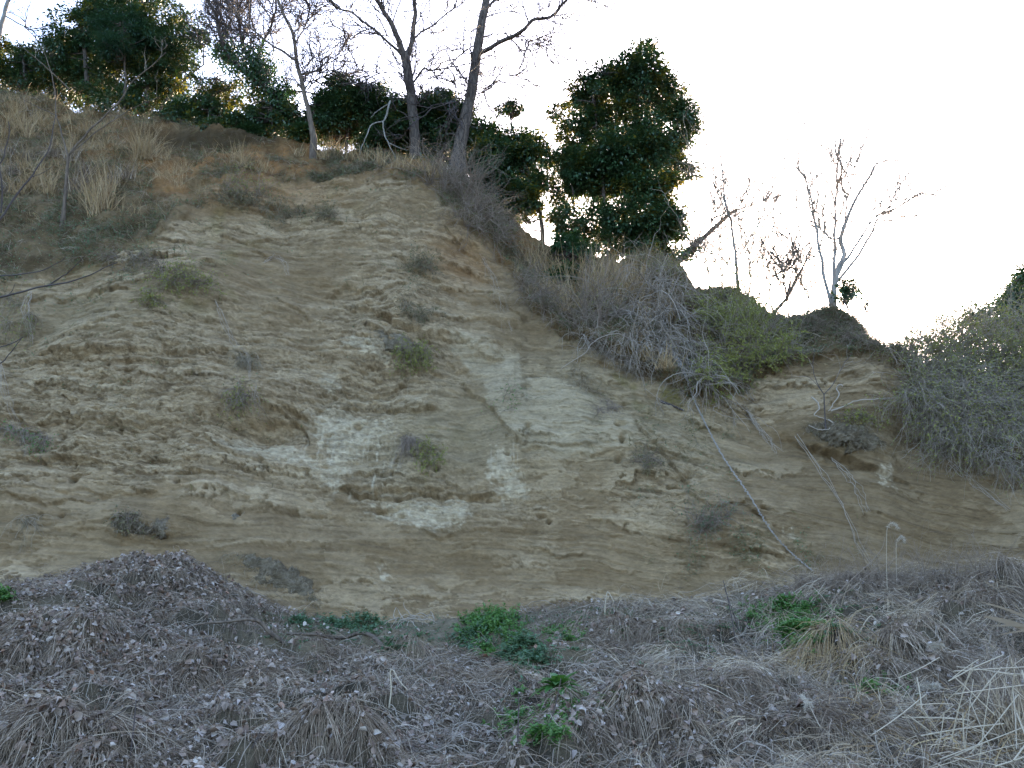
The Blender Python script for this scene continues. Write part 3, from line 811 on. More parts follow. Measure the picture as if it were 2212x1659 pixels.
def bare_tree(name, label, trunk, limbs, depth, bark_m, twig_m, ntw=(60, 250, 500), tl=(1.6, .8, .4), seed=1, group=None, ivy=None, up=.12, tr=(.02, .010, .006), cat='tree', sink=.8):
    """trunk / limbs: (points, start width px, end width px, depth drift)"""
    r = np.random.default_rng(seed)
    tp = limb3d(trunk[0], depth, trunk[3], 30, .006, r)
    base = tp[0].copy()
    root = thing(name, label, cat, base, group)
    n = len(tp)
    R = px(np.linspace(trunk[1], trunk[2], n) / 2, depth)
    R = R * (1 + .10 * noise(np.arange(n) * .9, np.zeros(n), seed)) * (1 + .45 * np.exp(-np.arange(n) / 2.0))
    mb = MB()
    foot = tp[0] - np.array([0, 0, sink])
    mb.tubes(np.vstack([foot[None], tp]), np.r_[R[0] * 1.1, R], 12)
    mb.build('trunk', bark_m, root)
    mains = [tp]
    for pts, w0, w1, dr in limbs:
        # start on the trunk's own depth at the same place
        d0 = depth + trunk[3] * .5
        lp = limb3d(pts, d0, dr, 24, .012, r)
        k = np.argmin(((tp - lp[0]) ** 2).sum(1))
        if ((tp[k] - lp[0]) ** 2).sum() < 1.0:
            lp = lp + (tp[k] - lp[0]) * np.linspace(1, 0, 24)[:, None] ** 2
        Rl = px(np.linspace(w0, w1, 24) / 2, depth) * (1 + .10 * noise(np.arange(24) * .8, np.zeros(24), seed + 9))
        m = MB(); m.tubes(lp, Rl, 8)
        m.build('limb', bark_m, root)
        mains.append(lp)
    M = np.stack([curve(p, 24) for p in mains])
    w = np.array([np.sqrt(((p[-1] - p[0]) ** 2).sum()) for p in mains]); w[0] *= .5; w /= w.sum()
    tm = MB()
    P, D, i, t = offshoots(M, ntw[0], .25, 1, 1.0, r, w)
    t1 = twigs(P, D, tl[0] * r.uniform(.4, 1.2, ntw[0]), 8, .22, up, r)
    tm.tubes(t1, np.linspace(1, .4, 8)[None] * (tr[0] * r.uniform(.5, 1.2, ntw[0]))[:, None], 4)
    P, D, i, t = offshoots(t1, ntw[1], .15, 1, .9, r)
    t2 = twigs(P, D, tl[1] * r.uniform(.4, 1.2, ntw[1]), 6, .25, up, r)
    tm.tubes(t2, np.linspace(1, .5, 6)[None] * np.full((ntw[1], 1), tr[1]), 3)
    P, D, i, t = offshoots(t2, ntw[2], .15, 1, .9, r)
    t3 = twigs(P, D, tl[2] * r.uniform(.4, 1.2, ntw[2]), 4, .25, up, r)
    tm.tubes(t3, np.linspace(1, .6, 4)[None] * np.full((ntw[2], 1), tr[2]), 3)
    tm.build('twigs', twig_m, root)
    if ivy:
        m = MB()
        n, t0, t1_, rad, li = ivy
        MM = M if li else M[:1]
        ii = r.integers(0, len(MM), n); tt = r.uniform(t0, t1_, n) * 23 * np.where(ii == 0, 1, .35)
        kk = np.minimum(tt.astype(int), 22); P = MM[ii, kk] + (MM[ii, kk + 1] - MM[ii, kk]) * (tt - kk)[:, None]
        cl = P[r.integers(0, n, n // 14)]
        P = np.where(r.random((n, 1)) < .6, cl[r.integers(0, len(cl), n)] + r.normal(size=(n, 3)) * rad * .55, P + r.normal(size=(n, 3)) * rad * .5)
        m.leaves(P, rvec(n, r) + [0, -.2, -.5], rvec(n, r), r.uniform(.07, .13, n), .035)
        m.build('ivy', M_IVY, root)
    return root


def evergreen(name, label, blobs, depth, nleaf, trunks, leaf_m, leaf=.12, seed=1, group=None, bark_m=None, clump=.30, thick=.8, yellow=0, droop=.45, cat='tree', narrow=.33):
    """blobs: (X, Y, rx, ry, weight); trunks: (points, w0, w1)"""
    r = np.random.default_rng(seed)
    nleaf = int(nleaf * 4.0); leaf = leaf * .86; narrow = narrow * 1.2
    extra = []
    for (bx, by, brx, bry, bw) in blobs:            # smaller boughs standing out of the bigger masses
        for k in range(4):
            a_ = r.uniform(0, 6.28); f_ = r.uniform(.22, .45)
            extra.append((bx + math.cos(a_) * brx * .95, by + math.sin(a_) * bry * .95, brx * f_, bry * f_ * .8, bw * .9))
    blobs = [(x_, y_, a_ * .95, b_ * .95, w_) for x_, y_, a_, b_, w_ in blobs] + extra
    bark_m = bark_m or M_BARKDARK
    tl = [limb3d(p, depth, 0.0, 20, .01, r) for p, a, b in trunks]
    root = thing(name, label, cat, tl[0][0], group)
    tmb = [MB() for _ in trunks]
    for k, (p, a, b) in enumerate(trunks):
        m = tmb[k]; R = px(np.linspace(a, b, 20) / 2, depth) * (1 + .08 * noise(np.arange(20) * .8, np.zeros(20), seed))
        m.tubes(np.vstack([tl[k][:1] - [0, 0, .8], tl[k]]), np.r_[R[0] * 1.15, R], 9)
    cen = np.array([at(b[0], b[1], depth + r.uniform(-.5, .8)) for b in blobs])
    rad = np.array([[px(b[2], depth), px(.5 * (b[2] + b[3]), depth) * thick, px(b[3], depth)] for b in blobs])
    w = np.array([b[4] * b[2] * b[3] for b in blobs], float); w /= w.sum()
    nc = max(8, nleaf // 58)
    i = r.choice(len(blobs), nc, p=w)
    u = rvec(nc, r) * (r.random((nc, 1)) ** .42)
    u *= 1 + .22 * noise(u[:, 0] * 2.5 + i * 7, u[:, 2] * 2.5 + u[:, 1] * 2, seed)[:, None]
    cc_ = cen[i] + u * rad[i]
    out = unit(u * [1, 1, 1] + [0, 0, .25])
    # limbs reaching for the clumps
    own = np.repeat(np.arange(len(tl)), 20)
    nb = min(nc, 90)
    sel = r.choice(nc, nb, replace=False)
    tall = np.concatenate(tl)
    for s in sel:
        e = cc_[s]
        far_ = ((tall - e) ** 2).sum(1) + .15 * r.random(len(tall)) + 1e3 * (tall[:, 2] > e[2] - .05)
        ia = int(np.argmin(far_)); a = tall[ia]
        mid = (a + e) / 2 + r.normal(size=3) * .12 + [0, 0, -.08]
        pth = curve(np.array([a, mid, e]), 8)
        tmb[own[ia]].tubes(pth, np.linspace(.030, .008, 8) * r.uniform(.6, 1.3), 4)
    for m in tmb: m.build('trunk', bark_m, root)
    j = r.integers(0, nc, nleaf)
    sz = r.uniform(.5, 1.3, nc) * clump
    off = r.normal(size=(nleaf, 3)) * [1, 1, .7] * sz[j][:, None] * .42
    P = cc_[j] + off
    D = unit(out[j] * .6 + unit(off + 1e-6) * .9 + rvec(nleaf, r) * .6 + [0, 0, -droop])
    N_ = unit(rvec(nleaf, r) * .7 + [0, 0, 1])
    L = leaf * r.uniform(.5, 1.35, nleaf) * r.uniform(.75, 1.2, nc)[j]
    ym = yellow > 0 and (r.random(nc) < yellow * np.exp(-((u[:, 2] + .15) / .6) ** 2))
    m = MB()
    if yellow > 0:
        y = ym[j]
        m2 = MB(); m2.leaves(P[y], D[y], N_[y], L[y], L[y] * narrow * .75)
        m2.build('yellowing_leaves', M_EVERY, root)
        P, D, N_, L = P[~y], D[~y], N_[~y], L[~y]
    m.leaves(P, D, N_, L, L * narrow * .75)
    m.build('crown', leaf_m, root)
    return root


def shrub(name, label, bases, n, L, dirn, spread, stem_m, leaf_m=None, nleaf=0, leaf=.03, droop=.0, wander=.2, sub=4, rr=.006, seed=1, group=None, cat='shrub', hang=None, subL=.45):
    """stems from given world points; droop pulls the stems down along their way"""
    r = np.random.default_rng(seed)
    bases = np.atleast_2d(bases)
    if cat == 'tuft':
        L = L * 1.25; rr = rr * 1.25; leaf = leaf * 1.25; n = int(n * 1.2)
    if cat == 'shrub':
        L = L * 1.5; rr = rr * 1.15; n = int(n * 1.25); nleaf = int(nleaf * 1.6)
    root = thing(name, label, cat, bases.mean(0), group)
    P = bases[r.integers(0, len(bases), n)] + r.normal(size=(n, 3)) * [.06, .04, .03]
    D = unit(np.asarray(dirn) + spread * r.normal(size=(n, 3)))
    s1 = twigs(P, D, L * r.uniform(.45, 1.15, n), 9, wander, -droop, r)
    m = MB()
    m.tubes(s1, np.linspace(1.2, .45, 9)[None] * (rr * r.uniform(.6, 1.3, n))[:, None], 4)
    allp = s1
    if sub:
        ns = n * sub
        P2, D2, i, t = offshoots(s1, ns, .2, 1, .8, r)
        s2 = twigs(P2, D2, L * subL * r.uniform(.3, 1.1, ns), 6, wander * 1.2, -droop, r)
        m.tubes(s2, np.linspace(.55, .3, 6)[None] * np.full((ns, 1), rr), 3)
        allp = s2
    m.build('stems', stem_m, root)
    if leaf_m and nleaf:
        P3, D3, i, t = offshoots(allp, nleaf, .1, 1, 1.2, r)
        m = MB(); m.leaves(P3, D3 + [0, 0, .1], rvec(nleaf, r), leaf * r.uniform(.6, 1.3, nleaf), leaf * .3)
        m.build('leaves', leaf_m, root)
    return root


def clump(name, label, bases, n, L, wd, spread, material, seed=1, group=None, droop=.35, dirn=(0, -.1, 1), cat='grass clump', part='blades', K=6, plumes=0):
    r = np.random.default_rng(seed)
    bases = np.atleast_2d(bases)
    root = thing(name, label, cat, bases.mean(0), group)
    P = bases[r.integers(0, len(bases), n)] + r.normal(size=(n, 3)) * [.10, .08, .02]
    D = unit(np.asarray(dirn) + spread * r.normal(size=(n, 3)) * [1, 1, .4])
    m = MB()
    Ls = L * r.uniform(.4, 1.15, n)
    blades(m, P, D, Ls, wd, K, droop * r.uniform(.2, 1.6, n), .05, r)
    m.build(part, material, root)
    return root


def vine(name, label, strands, material, group=None, cat='root', part='strand'):
    """strands: list of (points3d (K,3), r0, r1)"""
    root = thing(name, label, cat, strands[0][0][0], group)
    for p, a, b in strands:
        m = MB(); m.tubes(p, np.linspace(a, b, len(p)), 6)
        m.build(part, material, root)
    return root


def face_line(pts, out=.05, n=20, jit=.03, seed=0):
    p = np.array([on_face(X, Y, out) for X, Y in pts])
    c = curve(p, n)
    s = np.arange(n) * .7
    return c + jit * np.stack([noise(s, s * 0, seed + 1), noise(s, s * 0, seed + 2), noise(s, s * 0, seed + 3)], -1)


def lump(name, label, pts, rad, flat, seed, scrub=0, cat='earth clod', col=((.225, .175, .112), (.13, .098, .06)), out=-.07, rough=.4):
    """a ragged body of earth lying along a line on the face; pts (X, Y), rad metres along the line"""
    r = np.random.default_rng(seed)
    n, s = 70, 48
    p = face_line(pts, out, n, .0)
    R = np.interp(np.linspace(0, 1, n), np.linspace(0, 1, len(rad)), rad) * np.clip(np.sin(np.linspace(0, np.pi, n)), 0, 1) ** .35
    th = np.linspace(0, 2 * np.pi, s)
    T = unit(np.gradient(p, axis=0)); A = unit(np.cross(T, nrm)); A = np.where((A[:, 2:3] < 0), -A, A); B = np.broadcast_to(nrm, A.shape)
    V = p[:, None] + R[:, None, None] * (A[:, None] * np.cos(th)[None, :, None] + B[:, None] * flat * np.sin(th)[None, :, None])
    nn = fbm(V[..., 0] * 5 + seed, V[..., 2] * 6 + V[..., 1] * 3, 6, seed, .7)
    V = V + (V - p[:, None]) * rough * 2.6 * nn[..., None]
    V[..., 2] += .03 * fbm(V[..., 0] * 12, V[..., 2] * 14, 3, seed + 8)
    f = sm(-.3, .35, fbm(V[..., 0] * 6, V[..., 2] * 6, 4, seed + 3))
    cc_ = np.array(col[0]) * (1 - f[..., None]) + np.array(col[1]) * f[..., None]
    root = thing(name, label, cat, p[n // 2])
    m = MB(); m.sheet(V, np.concatenate([cc_, np.full(f.shape + (1,), .8)], -1)); m.build('earth', M_CLIFF, root)
    if scrub:
        k = r.integers(0, n, scrub); t = r.uniform(.0, np.pi, scrub)
        i = (t / (2 * np.pi) * (s - 1)).astype(int)
        m = MB(); P = V[k, i]
        blades(m, P, unit(rvec(scrub, r) * .7 + nrm + [0, 0, .2]), r.uniform(.05, .25, scrub), .0045, 5, .7, .15, r)
        m.build('rootlets', M_EARTHY, root)
    return root

# ------------------------------------------------------------------ trees along the ridge
def rd(X, back=.6):
    return ridge_depth(X) + back


# the two big bare trees in the middle
bare_tree('bare_tree', 'dark forked bare tree, left of the two thick trunks on the ridge',
          ([(898, 352), (894, 267), (887, 200), (880, 150), (874, 118)], 25, 22, 0),
          [([(874, 122), (866, 100), (854, 70), (834, 33), (815, 0), (795, -60), (790, -140)], 16, 6, -.6),
           ([(878, 128), (887, 107), (892, 80), (897, 50), (895, 0), (889, -80), (895, -170)], 14, 6, .5),
           ([(872, 128), (857, 110), (827, 83), (787, 47), (757, 27), (737, 20), (700, -8), (660, -40)], 8, 3, -1.2),
           ([(890, 90), (910, 60), (937, 47), (970, 23), (1004, 0), (1030, -40)], 6, 2, .8),
           ([(886, 187), (904, 160), (917, 148), (927, 150), (967, 147), (984, 127), (1010, 105)], 6, 2, -.7),
           ([(862, 112), (838, 80), (800, 70), (760, 76), (735, 76)], 3, 1.5, 1.0),
           ([(884, 178), (862, 160), (820, 158), (770, 150), (735, 135)], 3, 1.2, -.8)],
          rd(898, -.2), M_BARKDARK, M_DARKTWIG, (120, 600, 1200), (1.8, 1.0, .55), 11, tr=(.024, .015, .0085))
bare_tree('bare_tree', 'big rough barked bare tree with one long limb reaching to the right over the sky',
          ([(986, 362), (1000, 283), (1014, 217), (1024, 167), (1030, 110), (1037, 73), (1045, 33), (1051, -10), (1062, -80)], 30, 18, .4),
          [([(1032, 118), (1070, 100), (1104, 80), (1134, 63), (1154, 43), (1194, 33), (1217, 7), (1235, -10), (1270, -40)], 12, 5, -1.5),
           ([(1236, -8), (1262, 0), (1300, 4)], 3, 1, .1),
           ([(1028, 92), (1010, 105), (984, 127), (962, 148)], 4, 1.5, -.7),
           ([(1104, 80), (1130, 72), (1150, 85), (1180, 100), (1205, 128)], 3, 1, .2),
           ([(1122, 72), (1142, 90), (1165, 98), (1178, 115)], 3, 1, -.4),
           ([(1045, 20), (1080, -20), (1100, -70)], 8, 4, .8),
           ([(1012, 230), (990, 215), (965, 225), (930, 235)], 4, 1.5, -.8),
           ([(1018, 205), (1050, 195), (1085, 170), (1120, 160)], 4, 1, .8)],
          rd(986, -.2), M_BARKDARK, M_DARKTWIG, (100, 420, 800), (1.7, 1.0, .55), 12, tr=(.024, .015, .0085), up=.02)
# left group
bare_tree('ivy_clad_tree', 'bare spreading tree with green ivy wrapped round its trunk and fork',
          ([(604, 300), (600, 250), (597, 217), (585, 200), (567, 187)], 19, 16, 0),
          [([(570, 190), (533, 160), (500, 130), (477, 83), (467, 33), (447, 0), (425, -60)], 13, 5, -.8),
           ([(566, 188), (550, 143), (533, 117), (520, 83), (517, 33), (512, 0), (505, -70)], 11, 5, .6),
           ([(575, 178), (580, 147), (563, 127), (573, 83), (593, 43), (597, 0), (600, -60)], 10, 4, .9),
           ([(598, 215), (620, 200), (655, 198), (680, 203)], 8, 3, .4),
           ([(500, 130), (485, 110), (480, 80), (490, 45)], 4, 1.5, .4)],
          rd(604, .8), M_BARKDARK, M_DARKTWIG, (150, 800, 1500), (1.5, .85, .5), 13, tr=(.022, .014, .008), ivy=(6500, .1, .95, .45, True))
bare_tree('bare_tree', 'slender leaning bare tree with a grey brown trunk beside the ivy clad tree',
          ([(678, 300), (668, 250), (657, 200), (645, 150), (640, 130), (637, 90), (628, 60), (617, 40), (600, 0), (585, -60)], 12, 6, 0),
          [([(636, 135), (610, 115), (587, 100), (547, 67), (500, 20), (473, -20)], 6, 2.5, -.8),
           ([(650, 166), (670, 160), (687, 153), (710, 130), (733, 117)], 6, 2, -.4),
           ([(640, 100), (660, 60), (668, 20), (672, -30)], 4, 2, .5),
           ([(652, 180), (680, 176), (715, 160), (745, 156)], 3, 1.5, .6)],
          rd(678, -.3), M_BARKBROWN, M_DARKTWIG, (90, 500, 1000), (1.5, .85, .5), 14, tr=(.021, .014, .008))
bare_tree('bare_tree', 'pale bare trunk leaning in at the top corner of the slope above the grass',
          ([(-22, 150), (-8, 100), (2, 60), (12, 20), (25, -30), (30, -90)], 12, 8, 0),
          [([(8, 30), (50, 55), (75, 70), (100, 110)], 4, 1.5, -.5)],
          rd(-20, .3), M_BARKPALE, M_DARKTWIG, (24, 90, 160), (1.2, .7, .4), 15)
evergreen('evergreen_tree', 'huge dark evergreen tree whose crown runs out of the top of the picture',
          [(310, 60, 120, 100, 1), (210, 60, 95, 90, 1), (370, 110, 70, 80, 1), (300, 160, 120, 80, 1.1), (200, 160, 90, 70, 1), (330, 225, 70, 55, .8), (260, 230, 90, 45, .7), (270, -40, 130, 80, 1), (130, 90, 60, 60, .6), (420, 70, 30, 40, .5)],
          rd(300, 1.4), 26000, [([(312, 270), (318, 180), (313, 100), (308, 0), (306, -80)], 15, 8), ([(190, 245), (187, 160), (180, 60), (188, -40)], 12, 7), ([(335, 270), (360, 215), (410, 163), (440, 140)], 7, 3)],
          M_EVER, .125, 21, yellow=.10)
evergreen('evergreen_tree', 'loose dark evergreen tree beside the huge one at the far end of the slope',
          [(120, 140, 70, 55, 1), (60, 130, 45, 45, .7), (150, 190, 70, 45, .9), (90, 195, 60, 35, .7), (30, 180, 40, 30, .6)],
          rd(110, .9), 8500, [([(118, 225), (120, 170), (112, 110), (105, 70)], 9, 4), ([(60, 215), (52, 150), (45, 100)], 6, 3)], M_EVER, .115, 22, yellow=.1)
evergreen('evergreen_tree', 'small yellowing evergreen tree cut off by the edge above the grass slope',
          [(5, 150, 30, 40, 1), (-30, 130, 40, 50, 1), (0, 100, 20, 25, .5)],
          rd(0, .8), 2600, [([(-10, 215), (-8, 150), (-12, 90)], 7, 3)], M_EVER, .11, 23, yellow=.5)
evergreen('young_pine', 'young pine with soft dark needles standing before the huge evergreen crown',
          [(255, 65, 50, 32, 1), (285, 85, 45, 26, 1), (240, 95, 40, 22, .8)],
          rd(270, .2), 6500, [([(268, 262), (270, 180), (268, 100), (266, 45)], 6, 3)], M_PINE, .13, 24, narrow=.10, clump=.42, droop=.1)
evergreen('small_evergreen_tree', 'thin airy evergreen with sky showing through between the dark crown and the ivy',
          [(445, 230, 40, 45, .8), (420, 260, 30, 22, .6), (480, 260, 38, 26, .9), (500, 200, 35, 40, .35), (450, 190, 40, 30, .3)],
          rd(455, .9), 3600, [([(455, 285), (450, 240), (458, 200), (470, 165)], 5, 2)], M_EVER, .11, 25, yellow=.35, clump=.24)
evergreen('small_evergreen_tree', 'short bushy evergreen at the foot of the ivy clad tree',
          [(545, 270, 45, 24, 1), (580, 250, 40, 40, .8), (630, 265, 40, 34, .9), (560, 225, 30, 30, .4)],
          rd(585, .5), 3800, [([(590, 300), (588, 260), (584, 225)], 5, 2)], M_EVER, .10, 26, yellow=.3, clump=.22)
evergreen('evergreen_tree', 'low rounded evergreen between the leaning slender tree and the forked bare tree',
          [(750, 225, 60, 55, 1), (710, 240, 40, 50, .9), (790, 265, 50, 50, 1), (740, 285, 60, 35, .9), (730, 190, 40, 25, .4), (810, 220, 40, 35, .5)],
          rd(750, .9), 8500, [([(748, 325), (752, 270), (745, 215), (735, 180)], 8, 3), ([(790, 330), (796, 280), (800, 230)], 6, 2.5)], M_EVER, .115, 27, yellow=.06)
evergreen('evergreen_tree', 'dark dense evergreen right behind the two thick bare trunks',
          [(930, 250, 55, 45, 1), (870, 265, 50, 55, 1), (985, 265, 50, 50, 1), (900, 310, 70, 40, 1), (990, 320, 55, 40, 1), (840, 310, 40, 35, .8), (1030, 290, 30, 30, .7), (955, 215, 30, 20, .6)],
          rd(930, 1.0), 13500, [([(925, 360), (930, 300), (935, 240)], 10, 4), ([(980, 375), (984, 320), (980, 260)], 8, 4)], M_EVER, .12, 28, yellow=.10)
evergreen('evergreen_tree', 'mid height evergreen with golden backlit gaps left of the tallest evergreen',
          [(1110, 310, 60, 40, 1), (1060, 330, 45, 40, .9), (1150, 320, 28, 35, .8), (1100, 370, 75, 45, 1), (1060, 400, 40, 40, .8), (1130, 425, 45, 40, .8), (1085, 450, 50, 30, .6), (1160, 390, 25, 30, .6)],
          rd(1110, .9), 9500, [([(1172, 500), (1166, 460), (1154, 423), (1140, 370), (1120, 320)], 11, 4), ([(1090, 470), (1085, 410), (1075, 340)], 7, 3)], M_EVER, .12, 29, yellow=.45)
evergreen('evergreen_tree', 'tallest evergreen standing alone against the white sky with a stepped crown',
          [(1385, 148, 58, 48, 1.3), (1335, 172, 58, 42, 1.2), (1428, 200, 50, 60, 1.2), (1275, 208, 75, 48, 1.4), (1360, 250, 80, 60, 1.1), (1250, 290, 65, 60, 1.3), (1330, 330, 80, 60, 1.4), (1350, 390, 70, 40, 1.4), (1420, 310, 65, 65, 1), (1460, 270, 40, 40, .7), (1487, 235, 22, 28, .6), (1235, 360, 52, 50, 1.4), (1290, 395, 80, 50, 1.4), (1395, 400, 55, 50, .9), (1370, 465, 80, 45, 1), (1290, 470, 60, 40, .7), (1415, 500, 50, 42, 1), (1400, 545, 46, 28, .8), (1340, 520, 80, 38, 1), (1430, 440, 34, 40, .9), (1445, 345, 50, 55, .9), (1475, 300, 36, 36, .7), (1425, 550, 50, 36, .9), (1440, 480, 36, 36, .8), (1210, 420, 36, 40, .7), (1215, 480, 40, 40, .6), (1250, 510, 50, 40, .6), (1500, 285, 12, 22, .4)],
          rd(1340, .8), 34000, [([(1385, 585), (1380, 520), (1370, 440), (1365, 340), (1375, 240), (1385, 150)], 16, 5), ([(1330, 585), (1318, 510), (1305, 420), (1290, 300), (1285, 220)], 10, 4), ([(1275, 580), (1262, 530), (1245, 470), (1235, 400)], 7, 3)],
          M_EVER, .125, 30, yellow=.28)
evergreen('small_evergreen_tree', 'thin sprig of evergreen leaves poking above the dark trees right of the bare trunks',
          [(1085, 235, 22, 12, 1), (1110, 238, 20, 12, 1), (1098, 225, 14, 10, .8)],
          rd(1095, 1.6), 420, [([(1120, 320), (1108, 280), (1102, 250), (1098, 222)], 6, 3)], M_EVER, .10, 31, clump=.16)
evergreen('leafy_shrub', 'rounded grey green leafy shrub below the tallest evergreen on the bank',
          [(1225, 560, 38, 40, 1), (1215, 610, 34, 34, .9), (1250, 530, 30, 26, .7)],
          float(on_face(1225, 600)[1]) - .1, 3200, [([(1222, 640), (1224, 600), (1228, 550)], 5, 2)], M_IVY, .10, 32, clump=.22, cat='shrub')
for lab, bl, tr_, n_, sd in [
        ('low dark thicket on the crest between the huge evergreen and the airy one', [(395, 240, 30, 32, 1), (375, 262, 40, 18, 1), (410, 265, 30, 16, 1)], [([(392, 285), (395, 250), (398, 220)], 4, 2)], 2600, 131),
        ('low dark thicket on the crest below the ivy clad fork', [(510, 275, 36, 20, 1), (470, 278, 34, 16, 1), (540, 290, 40, 16, 1)], [([(505, 300), (508, 275), (512, 250)], 4, 2)], 2600, 132),
        ('dark thicket on the crest behind the slender leaning tree', [(668, 270, 36, 30, 1), (650, 290, 40, 20, 1), (690, 230, 26, 34, .7)], [([(668, 312), (670, 270), (685, 220)], 5, 2)], 3000, 133),
        ('dark thicket on the crest filling the gap left of the forked trunk', [(835, 290, 40, 34, 1), (855, 240, 30, 34, .8), (815, 320, 40, 20, 1)], [([(838, 345), (838, 300), (845, 240)], 6, 2)], 3200, 134),
        ('dark thicket between the two thick bare trunks, near the ground', [(950, 330, 44, 26, 1), (975, 300, 30, 30, 1), (920, 335, 40, 16, 1)], [([(955, 380), (955, 340), (965, 290)], 6, 2)], 2800, 135),
        ('dark thicket on the crest right of the rough barked trunk', [(1045, 370, 34, 34, 1), (1050, 420, 40, 28, 1), (1025, 350, 26, 26, .8), (1075, 455, 40, 20, .8)], [([(1055, 460), (1050, 400), (1040, 350)], 6, 2)], 3600, 136)]:
    evergreen('evergreen_thicket', lab, bl, rd(bl[0][0], .35), n_, tr_, M_EVER, .11, sd, 'low evergreen thickets along the crest', yellow=.12, clump=.25, cat='shrub')
# right part of the ridge
bare_tree('leaning_branch_tree', 'dark mossy trunk leaning out to the right from the stump on the ridge',
          ([(1436, 572), (1460, 566), (1480, 552), (1500, 530), (1540, 495), (1575, 463), (1592, 453)], 15, 8, .2),
          [([(1592, 453), (1610, 447), (1640, 437), (1665, 425)], 5, 1.2, .2), ([(1540, 495), (1538, 470), (1545, 440)], 3, 1, .2), ([(1585, 458), (1600, 440), (1606, 415)], 3, 1, -.2), ([(1480, 552), (1500, 556), (1520, 545)], 5, 1.5, -.3)],
          rd(1440, -.3), M_BARKDARK, M_DARKTWIG, (50, 180, 260), (1.2, .7, .4), 33, ivy=(500, .0, .5, .18, False), sink=.3)
bare_tree('bare_tree', 'thin pale bare tree with one wavy upright trunk left of the fan shaped one',
          ([(1597, 645), (1592, 600), (1590, 560), (1583, 510), (1578, 475), (1568, 440), (1563, 410), (1558, 350), (1553, 300)], 8, 2, 0),
          [([(1578, 480), (1560, 440), (1545, 405), (1525, 375)], 3, 1, .5), ([(1590, 560), (1610, 530), (1640, 480), (1665, 430)], 4, 1.2, -.4), ([(1592, 600), (1560, 560), (1530, 525), (1490, 560)], 4, 1.2, .5), ([(1588, 550), (1600, 520), (1602, 470)], 3, 1, .4)],
          rd(1597, .2), M_BARKPALE, M_GREYSTEM, (80, 280, 260), (1.8, 1.0, .6), 34, up=.12, tr=(.014, .009, .006))
bare_tree('bare_tree', 'pale fan shaped bare tree with many upright stems on the far hump',
          ([(1801, 692), (1800, 650), (1803, 610), (1812, 575), (1824, 553), (1815, 520), (1818, 507), (1828, 480), (1838, 447), (1852, 423), (1875, 390), (1895, 347), (1912, 307)], 15, 2.4, 0),
          [([(1800, 640), (1802, 553), (1805, 510), (1803, 463), (1807, 393), (1810, 350), (1805, 313)], 9, 2.2, .4),
           ([(1795, 690), (1786, 640), (1776, 580), (1772, 553), (1762, 510), (1755, 447), (1745, 400), (1740, 380), (1723, 353)], 10, 2.2, -.5),
           ([(1804, 600), (1832, 553), (1872, 492), (1888, 447), (1895, 420)], 7, 1.8, -.6),
           ([(1806, 610), (1852, 553), (1888, 493), (1895, 473), (1942, 447), (1998, 413)], 7, 1.8, .6),
           ([(1805, 510), (1790, 513), (1770, 495), (1740, 465), (1715, 445)], 5, 1.6, -.3),
           ([(1804, 467), (1815, 440), (1838, 395), (1850, 345)], 3, 1, .3), ([(1872, 492), (1905, 470), (1945, 425)], 3, 1, -.3)],
          rd(1801, .1), M_BARKPALE, M_GREYSTEM, (110, 360, 400), (1.9, 1.1, .6), 35, up=.14, tr=(.018, .011, .007))
bare_tree('bare_tree', 'crooked bare tree leaning right between the wavy pale tree and the fan shaped tree',
          ([(1668, 680), (1690, 655), (1702, 640), (1715, 610), (1735, 575), (1752, 545)], 8, 3, 0),
          [([(1700, 640), (1693, 610), (1690, 580), (1692, 550)], 5, 2, .3), ([(1668, 672), (1660, 640), (1668, 600), (1695, 565), (1735, 535)], 4, 1.2, .4), ([(1735, 575), (1720, 540), (1700, 510)], 3, 1, -.3)],
          rd(1675, .1), M_BARKBROWN, M_DARKTWIG, (60, 200, 300), (1.2, .7, .4), 36)
for k, pts in enumerate([[(1532, 640), (1530, 590), (1522, 545), (1528, 500)], [(1555, 642), (1560, 600), (1552, 550), (1560, 505)], [(1615, 650), (1622, 600), (1618, 560), (1630, 515)], [(1642, 685), (1640, 640), (1650, 590), (1644, 545)], [(1705, 690), (1700, 650), (1708, 610), (1702, 580)], [(1740, 692), (1748, 650), (1742, 610), (1755, 570)]]):
    bare_tree('bare_sapling', 'thin bare sapling behind the earth humps of the far ridge', (pts, 4, 1.6, .2), [([pts[1], (pts[1][0] + 16, pts[1][1] - 40), (pts[1][0] + 24, pts[1][1] - 80)], 2.5, 1.2, .2), ([pts[1], (pts[1][0] - 14, pts[1][1] - 36), (pts[1][0] - 26, pts[1][1] - 62)], 2.5, 1.2, -.2)],
              rd(pts[0][0], .3), M_BARKPALE, M_GREYSTEM, (26, 90, 120), (.7, .45, .3), 160 + k, 'thin saplings along the far ridge', tr=(.012, .009, .007), cat='sapling')
evergreen('leafy_sapling', 'small leafy sapling leaning right of the fan shaped bare tree',
          [(1835, 625, 20, 24, 1), (1825, 645, 16, 14, .8), (1870, 655, 16, 16, .45), (1880, 675, 10, 8, .3)],
          rd(1840, .0), 330, [([(1808, 692), (1818, 660), (1830, 625)], 3, 1.2), ([(1822, 700), (1850, 680), (1872, 655)], 2, 1)], M_EVER, .09, 37, clump=.2)
evergreen('evergreen_tree', 'dark evergreen tree showing above the big drooping bush at the far edge',
          [(2190, 660, 26, 34, 1), (2225, 640, 50, 60, 1), (2150, 690, 40, 26, .6), (2105, 690, 36, 22, .45), (2200, 710, 60, 30, .8)],
          rd(2190, 1.6), 5200, [([(2195, 800), (2194, 730), (2200, 640)], 9, 3), ([(2110, 800), (2108, 740), (2100, 690)], 4, 2)], M_EVER, .11, 38, clump=.26)

